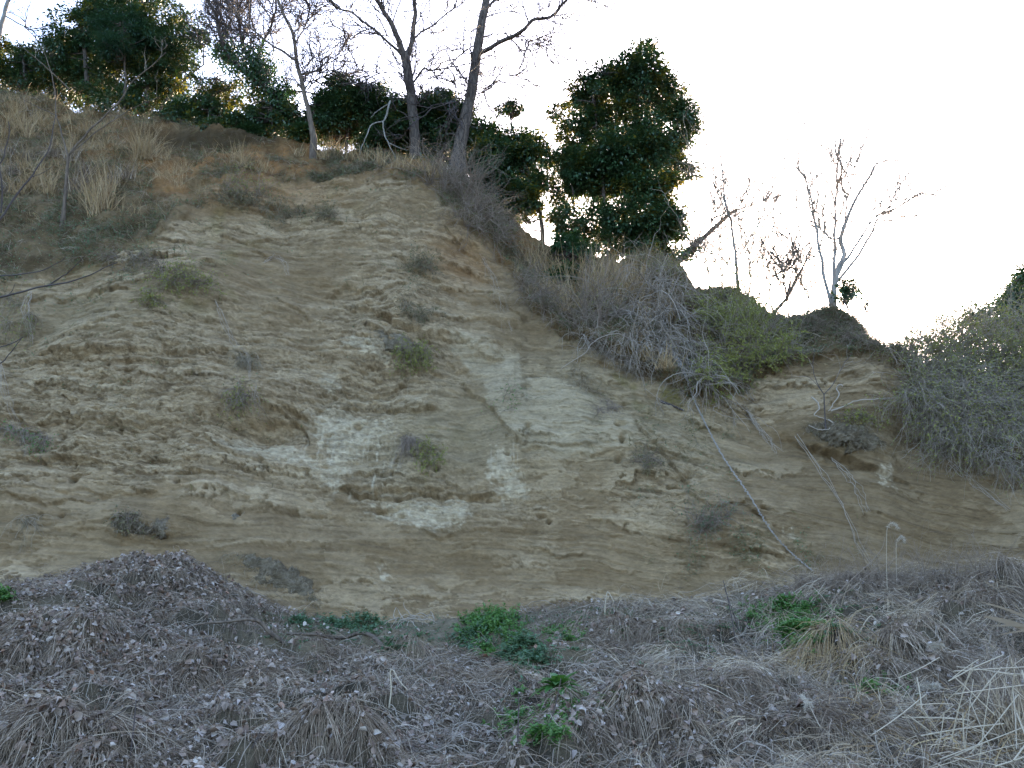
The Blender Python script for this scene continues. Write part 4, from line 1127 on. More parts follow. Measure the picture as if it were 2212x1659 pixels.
# ------------------------------------------------------------------ saplings and near twigs at the left
def sapling(name, label, trunk, limbs, depth, w, stem, seed, ntw=(10, 20, 20), **k):
    return bare_tree(name, label, trunk, limbs, depth, stem, M_GREYSTEM, ntw, (.6, .35, .2), seed, tr=(.007, .005, .004), **k)


d0 = float(on_face(137, 468)[1]) - .15
sapling('bare_sapling', 'slim forked bare sapling growing out of the scrub on the upper slope',
        ([(137, 470), (140, 430), (144, 380), (147, 337)], 9, 6, -.2),
        [([(147, 337), (133, 290), (123, 250), (113, 167), (90, 100)], 4, 1.5, -.3), ([(147, 340), (170, 310), (200, 277), (247, 233), (270, 200), (290, 173), (360, 113)], 5, 2, -.4),
         ([(205, 282), (230, 262), (287, 230), (333, 213), (345, 208)], 3, 1, -.3), ([(150, 193), (105, 150), (67, 117), (45, 100)], 3, 1.2, -.2), ([(125, 250), (90, 235), (50, 215)], 2.5, 1, .2)],
        d0, 9, M_BARKBROWN, 41)
root = thing('overhanging_sapling', 'dark bare twigs curving in from the edge close to the camera', 'sapling', (-4.6, 6.6, float(ground(-4.6, 6.6))))
m = MB(); b0 = np.array([-4.6, 6.6, float(ground(-4.6, 6.6)) - .2])
m.tubes(curve(np.array([b0, at(-90, 1200, 6.7), at(-70, 800, 6.9), at(-60, 600, 7.0), at(-50, 300, 7.2)]), 24), np.linspace(.03, .012, 24), 7)
m.build('trunk', M_BARKDARK, root)
for pts, a, b in [([(-62, 655), (0, 643), (60, 626), (110, 616), (160, 606), (213, 586), (253, 566)], 6, 2), ([(-60, 610), (0, 596), (67, 590), (123, 570), (143, 553)], 4, 1.5), ([(100, 619), (130, 600), (150, 586), (183, 553)], 3.5, 1.5),
                  ([(-58, 540), (7, 463), (40, 415), (67, 383), (85, 355), (103, 327), (115, 285), (120, 247)], 6, 2), ([(-55, 380), (2, 352), (12, 318), (20, 290), (18, 262)], 4, 2), ([(2, 460), (5, 410), (0, 370), (-4, 330)], 5, 3), ([(-60, 800), (0, 785), (20, 765), (48, 728)], 4, 1.5), ([(0, 750), (30, 740), (50, 728)], 3, 1.5),
                  ([(62, 385), (95, 372), (115, 358)], 2, 1), ([(15, 640), (25, 630), (33, 612)], 2, 1)]:
    m = MB(); m.tubes(limb3d(pts, 7.0, -.2, 20, .008), px(np.linspace(a, b, 20) / 2, 7.0), 6); m.build('twig', M_DARKTWIG, root)

# ------------------------------------------------------------------ bushes on the bank and along the ridge
def F(pts, out=.03):
    return np.array([on_face(X, Y, out) for X, Y in pts])


G1 = 'bare scrub bushes on the bank above the face'
shrub('drooping_bush', 'big grey green bush drooping over the cliff edge at the far right',
      F([(1960, 790), (2000, 800), (2050, 805), (2100, 815), (2150, 820), (2200, 820), (2260, 830), (2330, 820), (2030, 840), (2090, 850), (2160, 850), (2240, 850), (2380, 850)], .1), 420, .95, (-.05, -.45, .62), .48, M_GREYSTEM, M_BUD, 11000, .05, .07, .22, 8, .006, 51, subL=.55)
shrub('drooping_bush', 'tallest back part of the far right bush against the sky at the edge',
      F([(2100, 800), (2150, 805), (2200, 805), (2260, 800), (2330, 800), (2400, 800), (2060, 795)], .0), 260, 1.3, (-.05, -.2, .85), .42, M_GREYSTEM, M_BUD, 9000, .05, .03, .2, 8, .006, 152, subL=.5)
shrub('drooping_bush', 'middle mass of arching grey twigs of the far right bush, hanging over the face',
      F([(1965, 850), (2010, 870), (2080, 880), (2150, 890), (2230, 900), (2320, 900), (2050, 920), (2130, 930)], .1), 380, 1.0, (-.1, -.7, .25), .5, M_GREYSTEM, M_BUD, 6000, .045, .13, .22, 8, .0055, 151, subL=.5)
shrub('drooping_bush', 'lower mass of hanging twigs under the big bush beside the striped sand',
      F([(2010, 930), (2060, 950), (2110, 970), (2160, 990), (2220, 1010), (1985, 900), (2280, 1030)], .08), 220, .85, (-.05, -.6, -.05), .45, M_GREYSTEM, M_BUD, 1800, .036, .14, .22, 7, .005, 52)
shrub('budding_bush', 'sparse bush at the dip of the ridge just left of the big drooping bush',
      F([(1930, 790), (1945, 790), (1960, 780)], .05), 22, 1.0, (.0, -.1, 1), .5, M_BROWNSTEM, M_BUD, 200, .03, .0, .22, 5, .005, 53)
shrub('grey_bramble', 'tangled grey bare bramble hanging over the middle of the bank',
      F([(1330, 690), (1370, 660), (1400, 640), (1420, 690), (1450, 660), (1470, 700), (1390, 730), (1440, 740), (1350, 740)], .1), 170, 1.35, (.0, -.45, .5), .55, M_GREYSTEM, None, 0, .03, .20, .24, 3, .008, 54, G1)
shrub('grey_bramble', 'grey hanging bramble over the lowest tip of the bank beside the twisted vine',
      F([(1440, 770), (1470, 790), (1500, 800), (1520, 830), (1420, 760), (1490, 750)], .1), 110, 1.1, (.1, -.55, .1), .5, M_GREYSTEM, M_BUD, 250, .03, .22, .24, 3, .0075, 55, G1)
shrub('budding_shrub', 'yellow green budding shrub on the bank under the rounded earth hump',
      F([(1560, 740), (1580, 770), (1600, 720), (1620, 760), (1540, 700), (1650, 740), (1590, 680)], .05), 110, 1.0, (0, -.35, .8), .45, M_GREYSTEM, M_BUD, 9000, .04, .04, .2, 6, .005, 56, G1)
shrub('budding_shrub', 'low yellow green shrub along the edge right under the budding shrub',
      F([(1560, 810), (1600, 800), (1640, 785), (1680, 775), (1530, 830)], .05), 80, .6, (0, -.5, .5), .5, M_BROWNSTEM, M_BUD, 5000, .038, .06, .25, 5, .004, 57, G1)
shrub('dark_bush', 'dark many stemmed bush rising from the lip in the middle of the bank',
      F([(1270, 700), (1285, 710), (1300, 700), (1260, 690)], .05), 46, 1.25, (.1, -.2, 1), .35, M_BROWNSTEM, M_BUD, 500, .03, .0, .16, 5, .006, 58, G1)
shrub('brown_bush', 'brown twiggy bush below the right thick bare trunk',
      F([(930, 400), (960, 420), (1000, 440), (1030, 460), (980, 400), (1010, 420)], .05), 120, 1.1, (.25, -.4, .8), .5, M_BROWNSTEM, None, 0, .03, .03, .22, 5, .0055, 59, G1)
shrub('brown_bush', 'brown twiggy bush hanging off the shoulder above the red earth hollow',
      F([(1010, 490), (1040, 500), (1070, 520), (990, 470), (1060, 480)], .05), 90, .9, (.3, -.45, .5), .5, M_BROWNSTEM, M_BUD, 200, .03, .08, .24, 5, .005, 60, G1)
shrub('brown_bush', 'low brown bush along the lip between the shoulder and the dark bush',
      F([(1150, 650), (1180, 670), (1210, 690), (1240, 710), (1130, 620), (1170, 640)], .05), 120, .65, (.1, -.5, .5), .5, M_BROWNSTEM, M_OLIVE, 900, .03, .08, .24, 5, .0045, 61, G1)
shrub('brown_bush', 'flat brown bush hanging from the lip just below the dark bush',
      F([(1290, 750), (1320, 770), (1350, 780), (1380, 800), (1260, 735)], .05), 100, .6, (.0, -.5, .3), .5, M_GREYSTEM, M_OLIVE, 600, .03, .12, .24, 5, .0045, 62, G1)
shrub('budding_shrub', 'thin yellow green twigs over the dark stump on the ridge',
      F([(1420, 610), (1440, 620), (1460, 630), (1480, 650)], .05), 40, .9, (.1, -.3, .8), .5, M_GREYSTEM, M_BUD, 900, .032, .02, .22, 5, .0045, 63, G1)
shrub('budding_shrub', 'pale twigs with yellow buds under the dark turf of the far hump',
      F([(1690, 730), (1720, 730), (1700, 760), (1660, 720)], .05), 40, .6, (-.1, -.5, .4), .6, M_GREYSTEM, M_BUD, 500, .03, .06, .25, 5, .0045, 64, G1)
shrub('turf_overhang', 'dark shaggy turf hanging over the top of the far hump',
      F([(1680, 690), (1710, 695), (1740, 697), (1770, 700), (1800, 705), (1830, 715), (1850, 730), (1870, 745), (1760, 715), (1820, 730)], .05), 420, .42, (0, -.7, .25), .6, M_BROWNSTEM, M_OLIVE, 1600, .03, .16, .3, 3, .004, 65, None, 'turf')
shrub('turf_overhang', 'dark shaggy turf over the rounded hump behind the budding shrub',
      F([(1500, 640), (1520, 640), (1545, 640), (1570, 640), (1600, 645), (1620, 650)], .05), 240, .35, (0, -.6, .4), .6, M_BROWNSTEM, M_OLIVE, 1500, .03, .12, .3, 3, .004, 66, None, 'turf')

G2 = 'tall dry grass clumps on the slope and the bank'
for (lab, pts, n, L, m_, dr, sd) in [
        ('tall tan grass clump standing on the open slope below the huge evergreen', [(310, 345), (322, 348), (300, 350)], 150, 1.25, M_TAN, .35, 71),
        ('tan grass clump alone on the red earth right of the tallest slope clump', [(515, 360), (505, 358), (528, 362)], 90, .8, M_TAN, .4, 72),
        ('big tangle of tan grass under the pale leaning trunk at the top corner', [(20, 270), (45, 285), (10, 300), (60, 300), (80, 270), (30, 250), (60, 240)], 340, 1.1, M_TAN, .6, 73),
        ('grey tan grass clump beside the foot of the forked sapling', [(95, 390), (70, 410), (110, 420), (60, 370), (40, 420)], 260, .9, M_TAN, .6, 74),
        ('long upright tan grass right of the forked sapling', [(205, 440), (220, 450), (232, 455), (210, 470), (240, 430)], 170, 1.3, M_TAN, .3, 75),
        ('bent brown grass at the top of the slope under the loose evergreen', [(150, 270), (180, 290), (120, 280), (210, 300), (160, 310)], 240, .8, M_TAN, .7, 76),
        ('short dry grass clump on the edge below the ivy clad tree', [(560, 372), (570, 375), (640, 340)], 70, .55, M_TAN, .4, 77),
        ('brown dry grass fringe at the foot of the low rounded evergreen', [(700, 345), (730, 345), (760, 350), (790, 355), (820, 362), (715, 335)], 330, .7, M_TAN, .4, 78),
        ('tan reed grass sprouting from the red earth hollow', [(1140, 570), (1155, 585), (1165, 570), (1180, 600)], 170, 1.2, M_TAN, .75, 79),
        ('tall tan reed grass in front of the leafy shrub on the bank', [(1235, 640), (1255, 630), (1270, 640), (1290, 650), (1220, 640)], 190, 1.35, M_TAN, .25, 80),
        ('tall tan reed grass below the trunk of the tallest evergreen', [(1320, 620), (1340, 625), (1360, 630), (1300, 640), (1380, 640)], 240, 1.25, M_TAN, .3, 81),
        ('short tan grass matted on the bank left of the dark bush', [(1190, 620), (1200, 650), (1220, 680), (1250, 670), (1180, 640)], 260, .75, M_TAN, .6, 82),
        ('dry grass tuft on the lip under the two thick bare trunks', [(880, 372), (910, 380), (940, 385), (860, 365)], 260, .6, M_TAN, .5, 83),
        ('dry grass on the slope below the grass tangle, half grey', [(20, 340), (60, 350), (30, 380), (10, 420), (120, 340), (160, 350)], 340, .75, M_STRAW, .6, 84),
        ('tan grass standing through the tangled grey bramble', [(1330, 660), (1370, 680), (1410, 680), (1440, 700), (1390, 710)], 170, 1.0, M_TAN, .4, 86),
        ('short brown grass on the bank between the bramble and the lip', [(1340, 760), (1390, 780), (1430, 800), (1370, 740)], 200, .6, M_TAN, .6, 87),
        ('grey dry grass clump hanging left of the long upright tan grass', [(180, 400), (170, 420), (190, 380), (250, 400), (280, 390)], 260, .8, M_STRAW, .6, 85)]:
    clump('dry_grass_clump', lab, F(pts, .0), int(n * 1.5), L * 1.2, .008, .28, m_, sd, G2, dr)

# ------------------------------------------------------------------ tufts growing on the bare face
G3 = 'tufts growing on the bare face'
TUFTS = [('yellow green hanging tuft in the centre of the cliff above the pale streak', [(890, 745), (905, 750), (920, 760), (880, 755)], 70, .62, (0, -.8, .1), .25, M_BUD, 1900),
         ('olive tuft near the upper middle of the face under the brown bush', [(915, 575), (925, 580), (935, 585), (905, 580)], 60, .5, (0, -.6, .7), .1, M_OLIVE, 700),
         ('bushy yellow green tuft on the left edge of the smooth brown hollow', [(400, 600), (420, 600), (440, 610), (455, 615), (380, 610)], 90, .5, (0, -.6, .4), .12, M_BUD, 1500),
         ('small yellow green tuft just below the bushy one', [(345, 650), (355, 655), (340, 645)], 40, .35, (0, -.7, .3), .15, M_BUD, 500),
         ('dark green tuft hanging with roots over the shaded undercut', [(520, 840), (535, 850), (525, 860)], 60, .5, (0, -.7, .0), .25, M_BUD, 600),
         ('matted brown root tuft above the shaded undercut', [(520, 770), (535, 775), (550, 780)], 70, .45, (0, -.6, -.1), .3, None, 0),
         ('grey tuft hanging beside the white mineral streaks', [(880, 945), (885, 955), (890, 950)], 60, .55, (0, -.55, -.2), .35, None, 0),
         ('light green moss tuft right of the grey hanging tuft', [(920, 960), (930, 975), (945, 985), (925, 1000), (915, 985)], 60, .3, (.1, -.7, .1), .2, M_BUD, 900),
         ('grey green bush low on the right shoulder of the face', [(1500, 1130), (1520, 1140), (1540, 1130), (1510, 1150), (1555, 1120)], 90, .6, (0, -.55, .5), .05, M_WEEDGREY, 450),
         ('thin grey tuft on the pale slab', [(1240, 800), (1265, 820), (1290, 850), (1255, 835)], 50, .4, (.1, -.6, .2), .15, None, 0),
         ('another thin grey tuft lower on the pale slab', [(1300, 870), (1320, 880), (1290, 885)], 40, .35, (.2, -.6, .1), .15, None, 0),
         ('fresh green sprigs at the upper edge of the pale slab', [(1090, 870), (1100, 850), (1095, 890)], 26, .42, (.1, -.5, .6), .02, M_WEED, 90),
         ('green leaf cushion with trailing roots at the far left of the face', [(20, 925), (50, 930), (80, 940), (100, 950)], 70, .4, (.1, -.6, .0), .25, M_WEED, 420),
         ('wide olive scrub patch at the top of the bare face', [(520, 440), (545, 445), (570, 455), (600, 462), (500, 430), (480, 440)], 110, .5, (0, -.5, .6), .05, M_OLIVE, 1300),
         ('sparse upright green twigs above the olive scrub patch', [(490, 415), (530, 420), (560, 425), (510, 400)], 50, .6, (0, -.4, .9), .0, M_BUD, 500),
         ('small dark tuft right of the olive scrub patch', [(700, 465), (712, 468), (720, 470)], 50, .4, (0, -.5, .6), .05, M_OLIVE, 500),
         ('grassy tuft over a small overhang low on the left face', [(270, 1120), (290, 1125), (280, 1135), (300, 1130)], 60, .28, (0, -.6, .2), .15, M_OLIVE, 600),
         ('brown root tuft hanging low on the far left face', [(60, 1120), (70, 1125), (80, 1120)], 46, .6, (0, -.3, -.6), .3, None, 0),
         ('tuft at the right end of the rough crust rib', [(1390, 985), (1405, 995), (1380, 1000)], 46, .35, (0, -.6, .3), .1, M_OLIVE, 400),
         ('olive tuft hanging on the upper rib left of the smooth strata', [(885, 660), (900, 680), (915, 690), (930, 670)], 60, .4, (0, -.65, .1), .2, M_OLIVE, 500),
         ('dark scrub along the left edge of the upper bare face', [(300, 560), (330, 565), (360, 580), (250, 560), (280, 590)], 110, .45, (0, -.6, .3), .15, M_OLIVE, 900),
         ('dry scrub and vines hanging at the far left of the face', [(10, 640), (40, 660), (70, 680), (20, 700), (60, 720)], 110, .6, (0, -.5, -.1), .25, M_BUD, 500),
         ('green moss tuft on top of the big earth clod', [(1840, 900), (1860, 905), (1880, 915), (1820, 905)], 60, .28, (0, -.6, .3), .12, M_BUD, 600),
         ('brown scrub patch above the smooth brown hollow', [(640, 460), (620, 470), (605, 480), (590, 475)], 60, .35, (0, -.5, .4), .1, M_OLIVE, 500)]
for k, (lab, pts, n, L, dirn, dr, lm_, nl) in enumerate(TUFTS):
    shrub('hanging_tuft' if dirn[2] < .3 else 'scrub_tuft', lab, F(pts, .02), n, L, dirn, .5, M_EARTHY if k % 2 else M_BROWNSTEM, lm_, nl, .034, dr, .25, 4, .0036, 100 + k, G3, 'tuft')

lump('earth_clod', 'big dark mossy earth clod hanging on the right face under the curled roots', [(1738, 922), (1790, 930), (1840, 945), (1905, 962)], [.22, .36, .44, .26], .6, 801, 1100)
lump('fallen_earth', 'ragged strip of fallen earth and roots lying low on the face above the weed patch', [(478, 1192), (530, 1212), (590, 1240), (640, 1270), (690, 1312)], [.08, .2, .32, .34, .15], .42, 802, 900, 'earth heap', ((.24, .19, .125), (.15, .115, .072)))
lump('earth_clod', 'small overhanging earth knob with grassy top low on the left face', [(245, 1130), (285, 1128), (330, 1142)], [.18, .26, .16], .6, 803, 350)
lump('earth_clod', 'crumbling pale earth knob right of the grassy overhang on the left face', [(330, 1130), (350, 1135), (372, 1145)], [.14, .22, .14], .6, 804, 120, col=((.27, .22, .15), (.16, .12, .08)))
lump('earth_clod', 'single round stone of crust stuck on the smooth lower face', [(497, 1116), (508, 1117), (518, 1118)], [.08, .12, .08], .8, 805, 0, col=((.30, .26, .19), (.2, .16, .11)))
lump('earth_clod', 'second smaller crust stone right of the round one', [(545, 1114), (556, 1116), (566, 1116)], [.06, .08, .05], .7, 806, 0, col=((.30, .26, .19), (.2, .16, .11)))
lump('earth_clod', 'shaggy rib of earth and roots left of the hanging centre tuft', [(770, 690), (820, 720), (870, 745), (920, 775)], [.14, .24, .28, .18], .35, 808, 700, col=((.27, .215, .145), (.16, .125, .08)))
# ------------------------------------------------------------------ roots and vines on the face
ln = face_line([(1425, 700), (1440, 745), (1470, 810), (1492, 862), (1520, 920), (1560, 992), (1610, 1072), (1660, 1152), (1705, 1195), (1752, 1236)], .09, 280, .035, 3)
tw = []
s = np.linspace(0, 1, 280)
for k in range(3):
    a = s * 190 + k * 2.094
    rad = .013 + .10 * np.maximum(.32 - s, 0) / .32
    tw.append((ln + np.stack([np.cos(a), np.sin(a), np.sin(a) * .3], -1) * rad[:, None], .0085, .006))
vine('twisted_vine', 'long pale twisted vine running like a rope down the cliff from the bank', tw, M_VINE, None, 'vine')
G4 = 'root bundles hanging on the right face'


def bundle(pts, n, wid, r0, seed, out=.05):
    r = np.random.default_rng(seed)
    res = []
    for k in range(n):
        o = np.array([(X + r.normal() * wid * (1 if i else .4), Y + r.normal() * wid * .6) for i, (X, Y) in enumerate(pts)])
        res.append((face_line(o, out * r.uniform(.5, 1.5), 18, .05, seed * 31 + k * 7), r0 * .55 * r.uniform(.7, 1.3), r0 * .25))
    return res


vine('root_bundle', 'short bundle of pale roots just under the bank tip right of the twisted vine', bundle([(1598, 818), (1614, 842), (1632, 868)], 9, 7, .010, 1), M_ROOT, G4)
vine('root_bundle', 'thick pale root bundle in the middle of the right face', bundle([(1614, 890), (1640, 925), (1662, 950), (1682, 978)], 8, 6, .010, 2), M_ROOT, G4)
vine('root_bundle', 'very long brown root running down the right face to the dead plants', bundle([(1718, 946), (1770, 1020), (1825, 1106), (1860, 1185), (1905, 1270)], 3, 4, .010, 3), M_ROOT, G4)
vine('root_bundle', 'pale root hanging from under the big earth clod', bundle([(1802, 992), (1830, 1030), (1855, 1065), (1873, 1110)], 4, 5, .010, 4), M_ROOT, G4)
vine('root_bundle', 'brown roots running diagonally below the big drooping bush', bundle([(2008, 946), (2065, 1005), (2122, 1060), (2184, 1108)], 5, 6, .010, 5), M_ROOT, G4)
vine('root_bundle', 'thin pale roots on the left part of the face above the undercut tuft', bundle([(477, 656), (492, 700), (510, 742), (538, 768), (545, 820)], 4, 4, .008, 6), M_ROOT)
vine('root_bundle', 'pale hanging roots at the far left under the scrub', bundle([(70, 640), (68, 680), (72, 745)], 6, 5, .008, 7, .15), M_ROOT)
vine('root_bundle', 'long thin trailing stems down the far left of the face', bundle([(5, 790), (30, 860), (50, 930), (62, 990)], 4, 6, .006, 8, .15), M_ROOT)
vine('root_bundle', 'tuft of bleached roots under a crust plate on the upper face', bundle([(575, 570), (600, 560), (618, 572), (624, 600)], 6, 4, .006, 9, .12), M_ROOT)
vine('root_bundle', 'roots hanging over the shaded undercut to the left of the white streaks', bundle([(560, 860), (566, 890), (568, 925)], 5, 14, .006, 10, .2), M_ROOT)
vine('root_bundle', 'fine roots hanging down the smooth strata below the brown bush', bundle([(1040, 560), (1060, 610), (1085, 660), (1100, 720)], 6, 9, .005, 11), M_ROOT)
vine('curly_root', 'single crooked pale root hanging left of the short root bundle', bundle([(1525, 800), (1530, 830), (1540, 862), (1546, 880), (1536, 894), (1560, 904), (1600, 914), (1636, 912)], 1, 0, .016, 12, .15), M_ROOT)
vine('curly_root', 'thick curled pale roots on top of the big earth clod', [(face_line(p, .12, 20, .02, 5), .018, .009) for p in
     ([(1812, 842), (1806, 838), (1800, 846), (1804, 860), (1795, 878), (1785, 895)], [(1748, 865), (1760, 876), (1764, 890), (1755, 904), (1785, 914)], [(1785, 914), (1794, 922), (1788, 934), (1765, 936), (1745, 926)], [(1788, 895), (1815, 886), (1842, 873), (1880, 870), (1912, 866)])], M_ROOT)
sapling('bare_sapling', 'small dark bare sapling growing from the big earth clod', ([(1783, 918), (1781, 880), (1780, 852)], 3, 2.5, -.1),
        [([(1780, 853), (1764, 825), (1756, 790), (1760, 755)], 2, 1, -.1), ([(1780, 853), (1800, 830), (1815, 800), (1840, 762)], 2, 1, .1), ([(1764, 825), (1752, 815), (1740, 812)], 1.2, .8, .1)],
        float(on_face(1783, 918)[1]) - .15, 3, M_DARKTWIG, 42, (6, 8, 6), sink=.1)
vine('fallen_branch', 'pale dead branches caught on the ridge slope left of the far hump', [(face_line(p, .1, 14, .03, 8), .026, .012) for p in ([(1640, 722), (1668, 715), (1690, 710)], [(1652, 745), (1655, 720), (1664, 704), (1675, 688)], [(1655, 722), (1662, 740), (1668, 748)])], M_GREYSTEM, None, 'branch', 'limb')
vine('fallen_branch', 'dark short log lying on the face left of the twisted vine', [(face_line([(1424, 868), (1445, 876), (1475, 888)], .04, 12, .01, 2), .035, .02)], M_DARKTWIG, None, 'log', 'limb')
vine('fallen_branch', 'bent pale dead limbs hanging before the trunk foot of the forked bare tree', [(limb3d(p, rd(820, -.6), 0, 16, .02), px(a / 2, 26), px(.5, 26)) for p, a in
     (([(843, 218), (834, 250), (828, 275), (838, 310), (850, 330), (858, 358)], 5), ([(828, 262), (802, 270), (790, 300), (780, 320), (778, 350)], 4), ([(838, 225), (815, 240), (800, 255)], 3), ([(838, 308), (860, 318), (880, 325)], 2.5))], M_BARKPALE, None, 'branch', 'limb')

# ------------------------------------------------------------------ scrub covering the ground above the lip (nobody could count it)
def face_points(n, dens, r, out=0.0):
    """random points on the face with density dens (same grid as FACE)"""
    w_ = dens[:NV_F + NV_U].copy(); w_[:, (XC < -150) | (XC > 2360)] *= 6
    cs = np.cumsum(w_.ravel()); k = np.searchsorted(cs, r.random(n) * cs[-1])
    k = np.minimum(k, cs.size - 1)
    rr_, c_ = np.divmod(k, w_.shape[1])
    return FACE[rr_, c_] + r.normal(size=(n, 3)) * [.02, .01, .02] + nrm * out


r = np.random.default_rng(301)
vis = (np.abs(PX - 1100) < 1300) & ~isback
cband = np.clip(1.1 * spot(470, 298, 200, 20, 3), 0, 1)
scr = (1 - .9 * cband) * veg * vis * np.clip(sm(-.12, .35, fbm(wx * .9, wz * .9, 4, 302)) + .15 - .75 * np.clip(sandy + .5 * redz * (PX < 900) * (PX > 330), 0, 1), .03, 1)
scr = scr + bare * .30 * np.clip(.6 * spot(600, 430, 260, 60) + .5 * spot(200, 600, 260, 70) + .35 * spot(880, 620, 90, 100) + .4 * spot(1450, 1000, 110, 110) + .5 * spot(1620, 1200, 160, 50) + .12 * spot(300, 850, 400, 150), 0, 1) * sm(0, .4, fbm(wx * 1.8, wz * 1.8, 4, 303))
mb = MB()
P = face_points(80000, scr, r)
blades(mb, P, unit(r.normal(size=(len(P), 3)) * [.6, .5, .45] + [0, -.45, .45]), r.uniform(.08, .38, len(P)), r.uniform(.003, .006, len(P)), 5, .45, .12, r)
tag(mb.build('dry_scrub', M_OLIVE), 'sparse olive and brown scrub covering the earth above the face', 'scrub', None, 'stuff')
mb = MB()
P = face_points(30000, scr * veg, r)
blades(mb, P, unit(r.normal(size=(len(P), 3)) * [.6, .5, .5] + [0, -.4, .5]), r.uniform(.15, .55, len(P)), r.uniform(.003, .005, len(P)), 5, .55, .15, r)
tag(mb.build('dead_grass_on_slope', M_STRAW), 'thin grey dead grass scattered over the slope and the bank', 'grass', None, 'stuff')
mb = MB()
lft = np.clip(spot(130, 330, 260, 130, 4) + .8 * spot(1250, 620, 170, 60, 4), 0, 1) * veg * vis * sm(-.05, .35, fbm(wx * 1.1, wz * 1.1, 3, 304)) * (1 - cband)
P = face_points(6500, lft, r)
blades(mb, P, unit(r.normal(size=(len(P), 3)) * [.35, .3, .3] + [0, -.15, .9]), r.uniform(.2, .75, len(P)), r.uniform(.003, .006, len(P)), 6, r.uniform(.1, .7, len(P)), .08, r)
tag(mb.build('tan_grass_on_slope', M_TAN), 'loose tan grass standing all over the upper slope and the bank', 'grass', None, 'stuff')
mb = MB()
P = face_points(22000, scr * (1 + 2 * spot(200, 520, 280, 90)), r, .03)
mb.leaves(P + r.normal(size=P.shape) * .05, rvec(len(P), r), rvec(len(P), r), r.uniform(.03, .06, len(P)), .014)
tag(mb.build('green_ground_leaves', M_WEEDGREY), 'tiny grey green leaves sprinkled over the slope scrub', 'leaves', None, 'stuff')

# ------------------------------------------------------------------ the dead grass in front
def downhill(x, y):
    e = .06
    gx_ = (ground(x + e, y) - ground(x - e, y)) / (2 * e); gy_ = (ground(x, y + e) - ground(x, y - e)) / (2 * e)
    return np.stack([-gx_, -gy_, -(gx_ ** 2 + gy_ ** 2)], -1)


def on_mound(x, y):
    e = np.zeros_like(x)
    for hx, hy, rx, ry, h in HUMPS:
        e = np.maximum(e, np.exp(-(((x - hx) / rx) ** 2 + ((y - hy) / ry) ** 2)))
    return e


GREEN = [(760, 1355, 95, 22), (1060, 1365, 62, 40), (1210, 1378, 36, 16), (1120, 1415, 50, 26), (1145, 1440, 45, 28), (1210, 1515, 52, 30), (1245, 1540, 45, 20), (1150, 1585, 70, 30), (1700, 1340, 80, 26), (1725, 1380, 50, 28)]


def straw_density(x, y):
    z = ground(x, y)
    X, Y = project(np.stack([x, y, z], -1))
    d = (.22 + .93 * sm(-.35, .2, fbm(x * 1.3, y * 1.3, 3, 310))) * (1 - .8 * sm(.05, .22, hollow(x, y))) * (1 - .88 * bank(x, y)[1])
    soil = np.exp(-np.abs((X - 930) / 340) ** 4 - np.abs((Y - 1368) / 62) ** 4)
    d = d * (1 - .95 * np.clip(soil, 0, 1))
    for gx0, gy0, a, b in GREEN:
        d = d * (1 - .93 * np.exp(-((X - gx0) / (a * 1.05)) ** 2 - ((Y - gy0) / (b * 1.1)) ** 2))
    d = d * (1 - .6 * np.exp(-np.abs((X - 1620) / 200) ** 4 - np.abs((Y - 1265) / 40) ** 2))
    d = d * (Y > 1235)
    return d


def scatter(n, r, mask_mound=True, x0=-9.5, x1=9.5, y0=5.2, y1=18.5):
    x = r.uniform(x0, x1, n * 3); y = y0 + (y1 - y0) * r.random(n * 3)
    lim = np.interp(x, FXS, FYS) + .25
    ok = (y < lim) & (np.abs(x) < .62 * y + 1.2)
    x, y = x[ok], y[ok]
    d = straw_density(x, y) * np.clip(9.5 / y, .4, 1.3)
    if mask_mound: d = d * (1 - .8 * sm(.3, .6, on_mound(x, y)))
    ok = r.random(len(x)) < d
    return x[ok][:n], y[ok][:n]


def straw_batch(mb, x, y, r, L=(.15, .5), w=(.0016, .0034), lift=.10, K=5, dh=.8, upk=.25):
    n = len(x)
    z = ground(x, y)
    P = np.stack([x, y, z + .01 + lift * r.random(n) ** 1.5], -1)
    D = unit(r.normal(size=(n, 3)) * [1, 1, .35] + dh * downhill(x, y) * 3 + [0, 0, upk])
    blades(mb, P, D, r.uniform(*L, n), r.uniform(*w, n), K, r.uniform(.1, .7, n), .13, r)


r = np.random.default_rng(320)
mb = MB()
x, y = scatter(150000, r); straw_batch(mb, x, y, r, (.05, .26), (.0016, .0036), .08, 4, .5, .3)
x, y = scatter(14000, r); straw_batch(mb, x, y, r, (.35, .9), (.002, .0035), .16, 7, .5, .35)


def tussocks(mb, cx, cy, per, r, L=(.15, .42), rise=.16):
    """bent-over bunches: stalks spring from a middle and fall downhill round it"""
    k = np.repeat(np.arange(len(cx)), per)
    size = r.uniform(.5, 1.3, len(cx))
    lean = r.normal(size=(len(cx), 2)) * 1.1
    n = len(k)
    o = r.normal(size=(n, 2)) * .07 * size[k][:, None]
    x = cx[k] + o[:, 0]; y = cy[k] + o[:, 1]
    P = np.stack([x, y, ground(x, y) + .02 + rise * size[k] * r.random(n) ** .7], -1)
    dh = downhill(x, y)
    D = unit(np.c_[o * 9 + lean[k], r.uniform(-.1, .5, n)] + dh * 1.2 + r.normal(size=(n, 3)) * .35)
    blades(mb, P, D, size[k] * r.uniform(*L, n), r.uniform(.0016, .0034, n), 6, r.uniform(.4, 1.3, n), .14, r)


x, y = scatter(2400, r); tussocks(mb, x, y, 26, r, (.08, .36), .10)
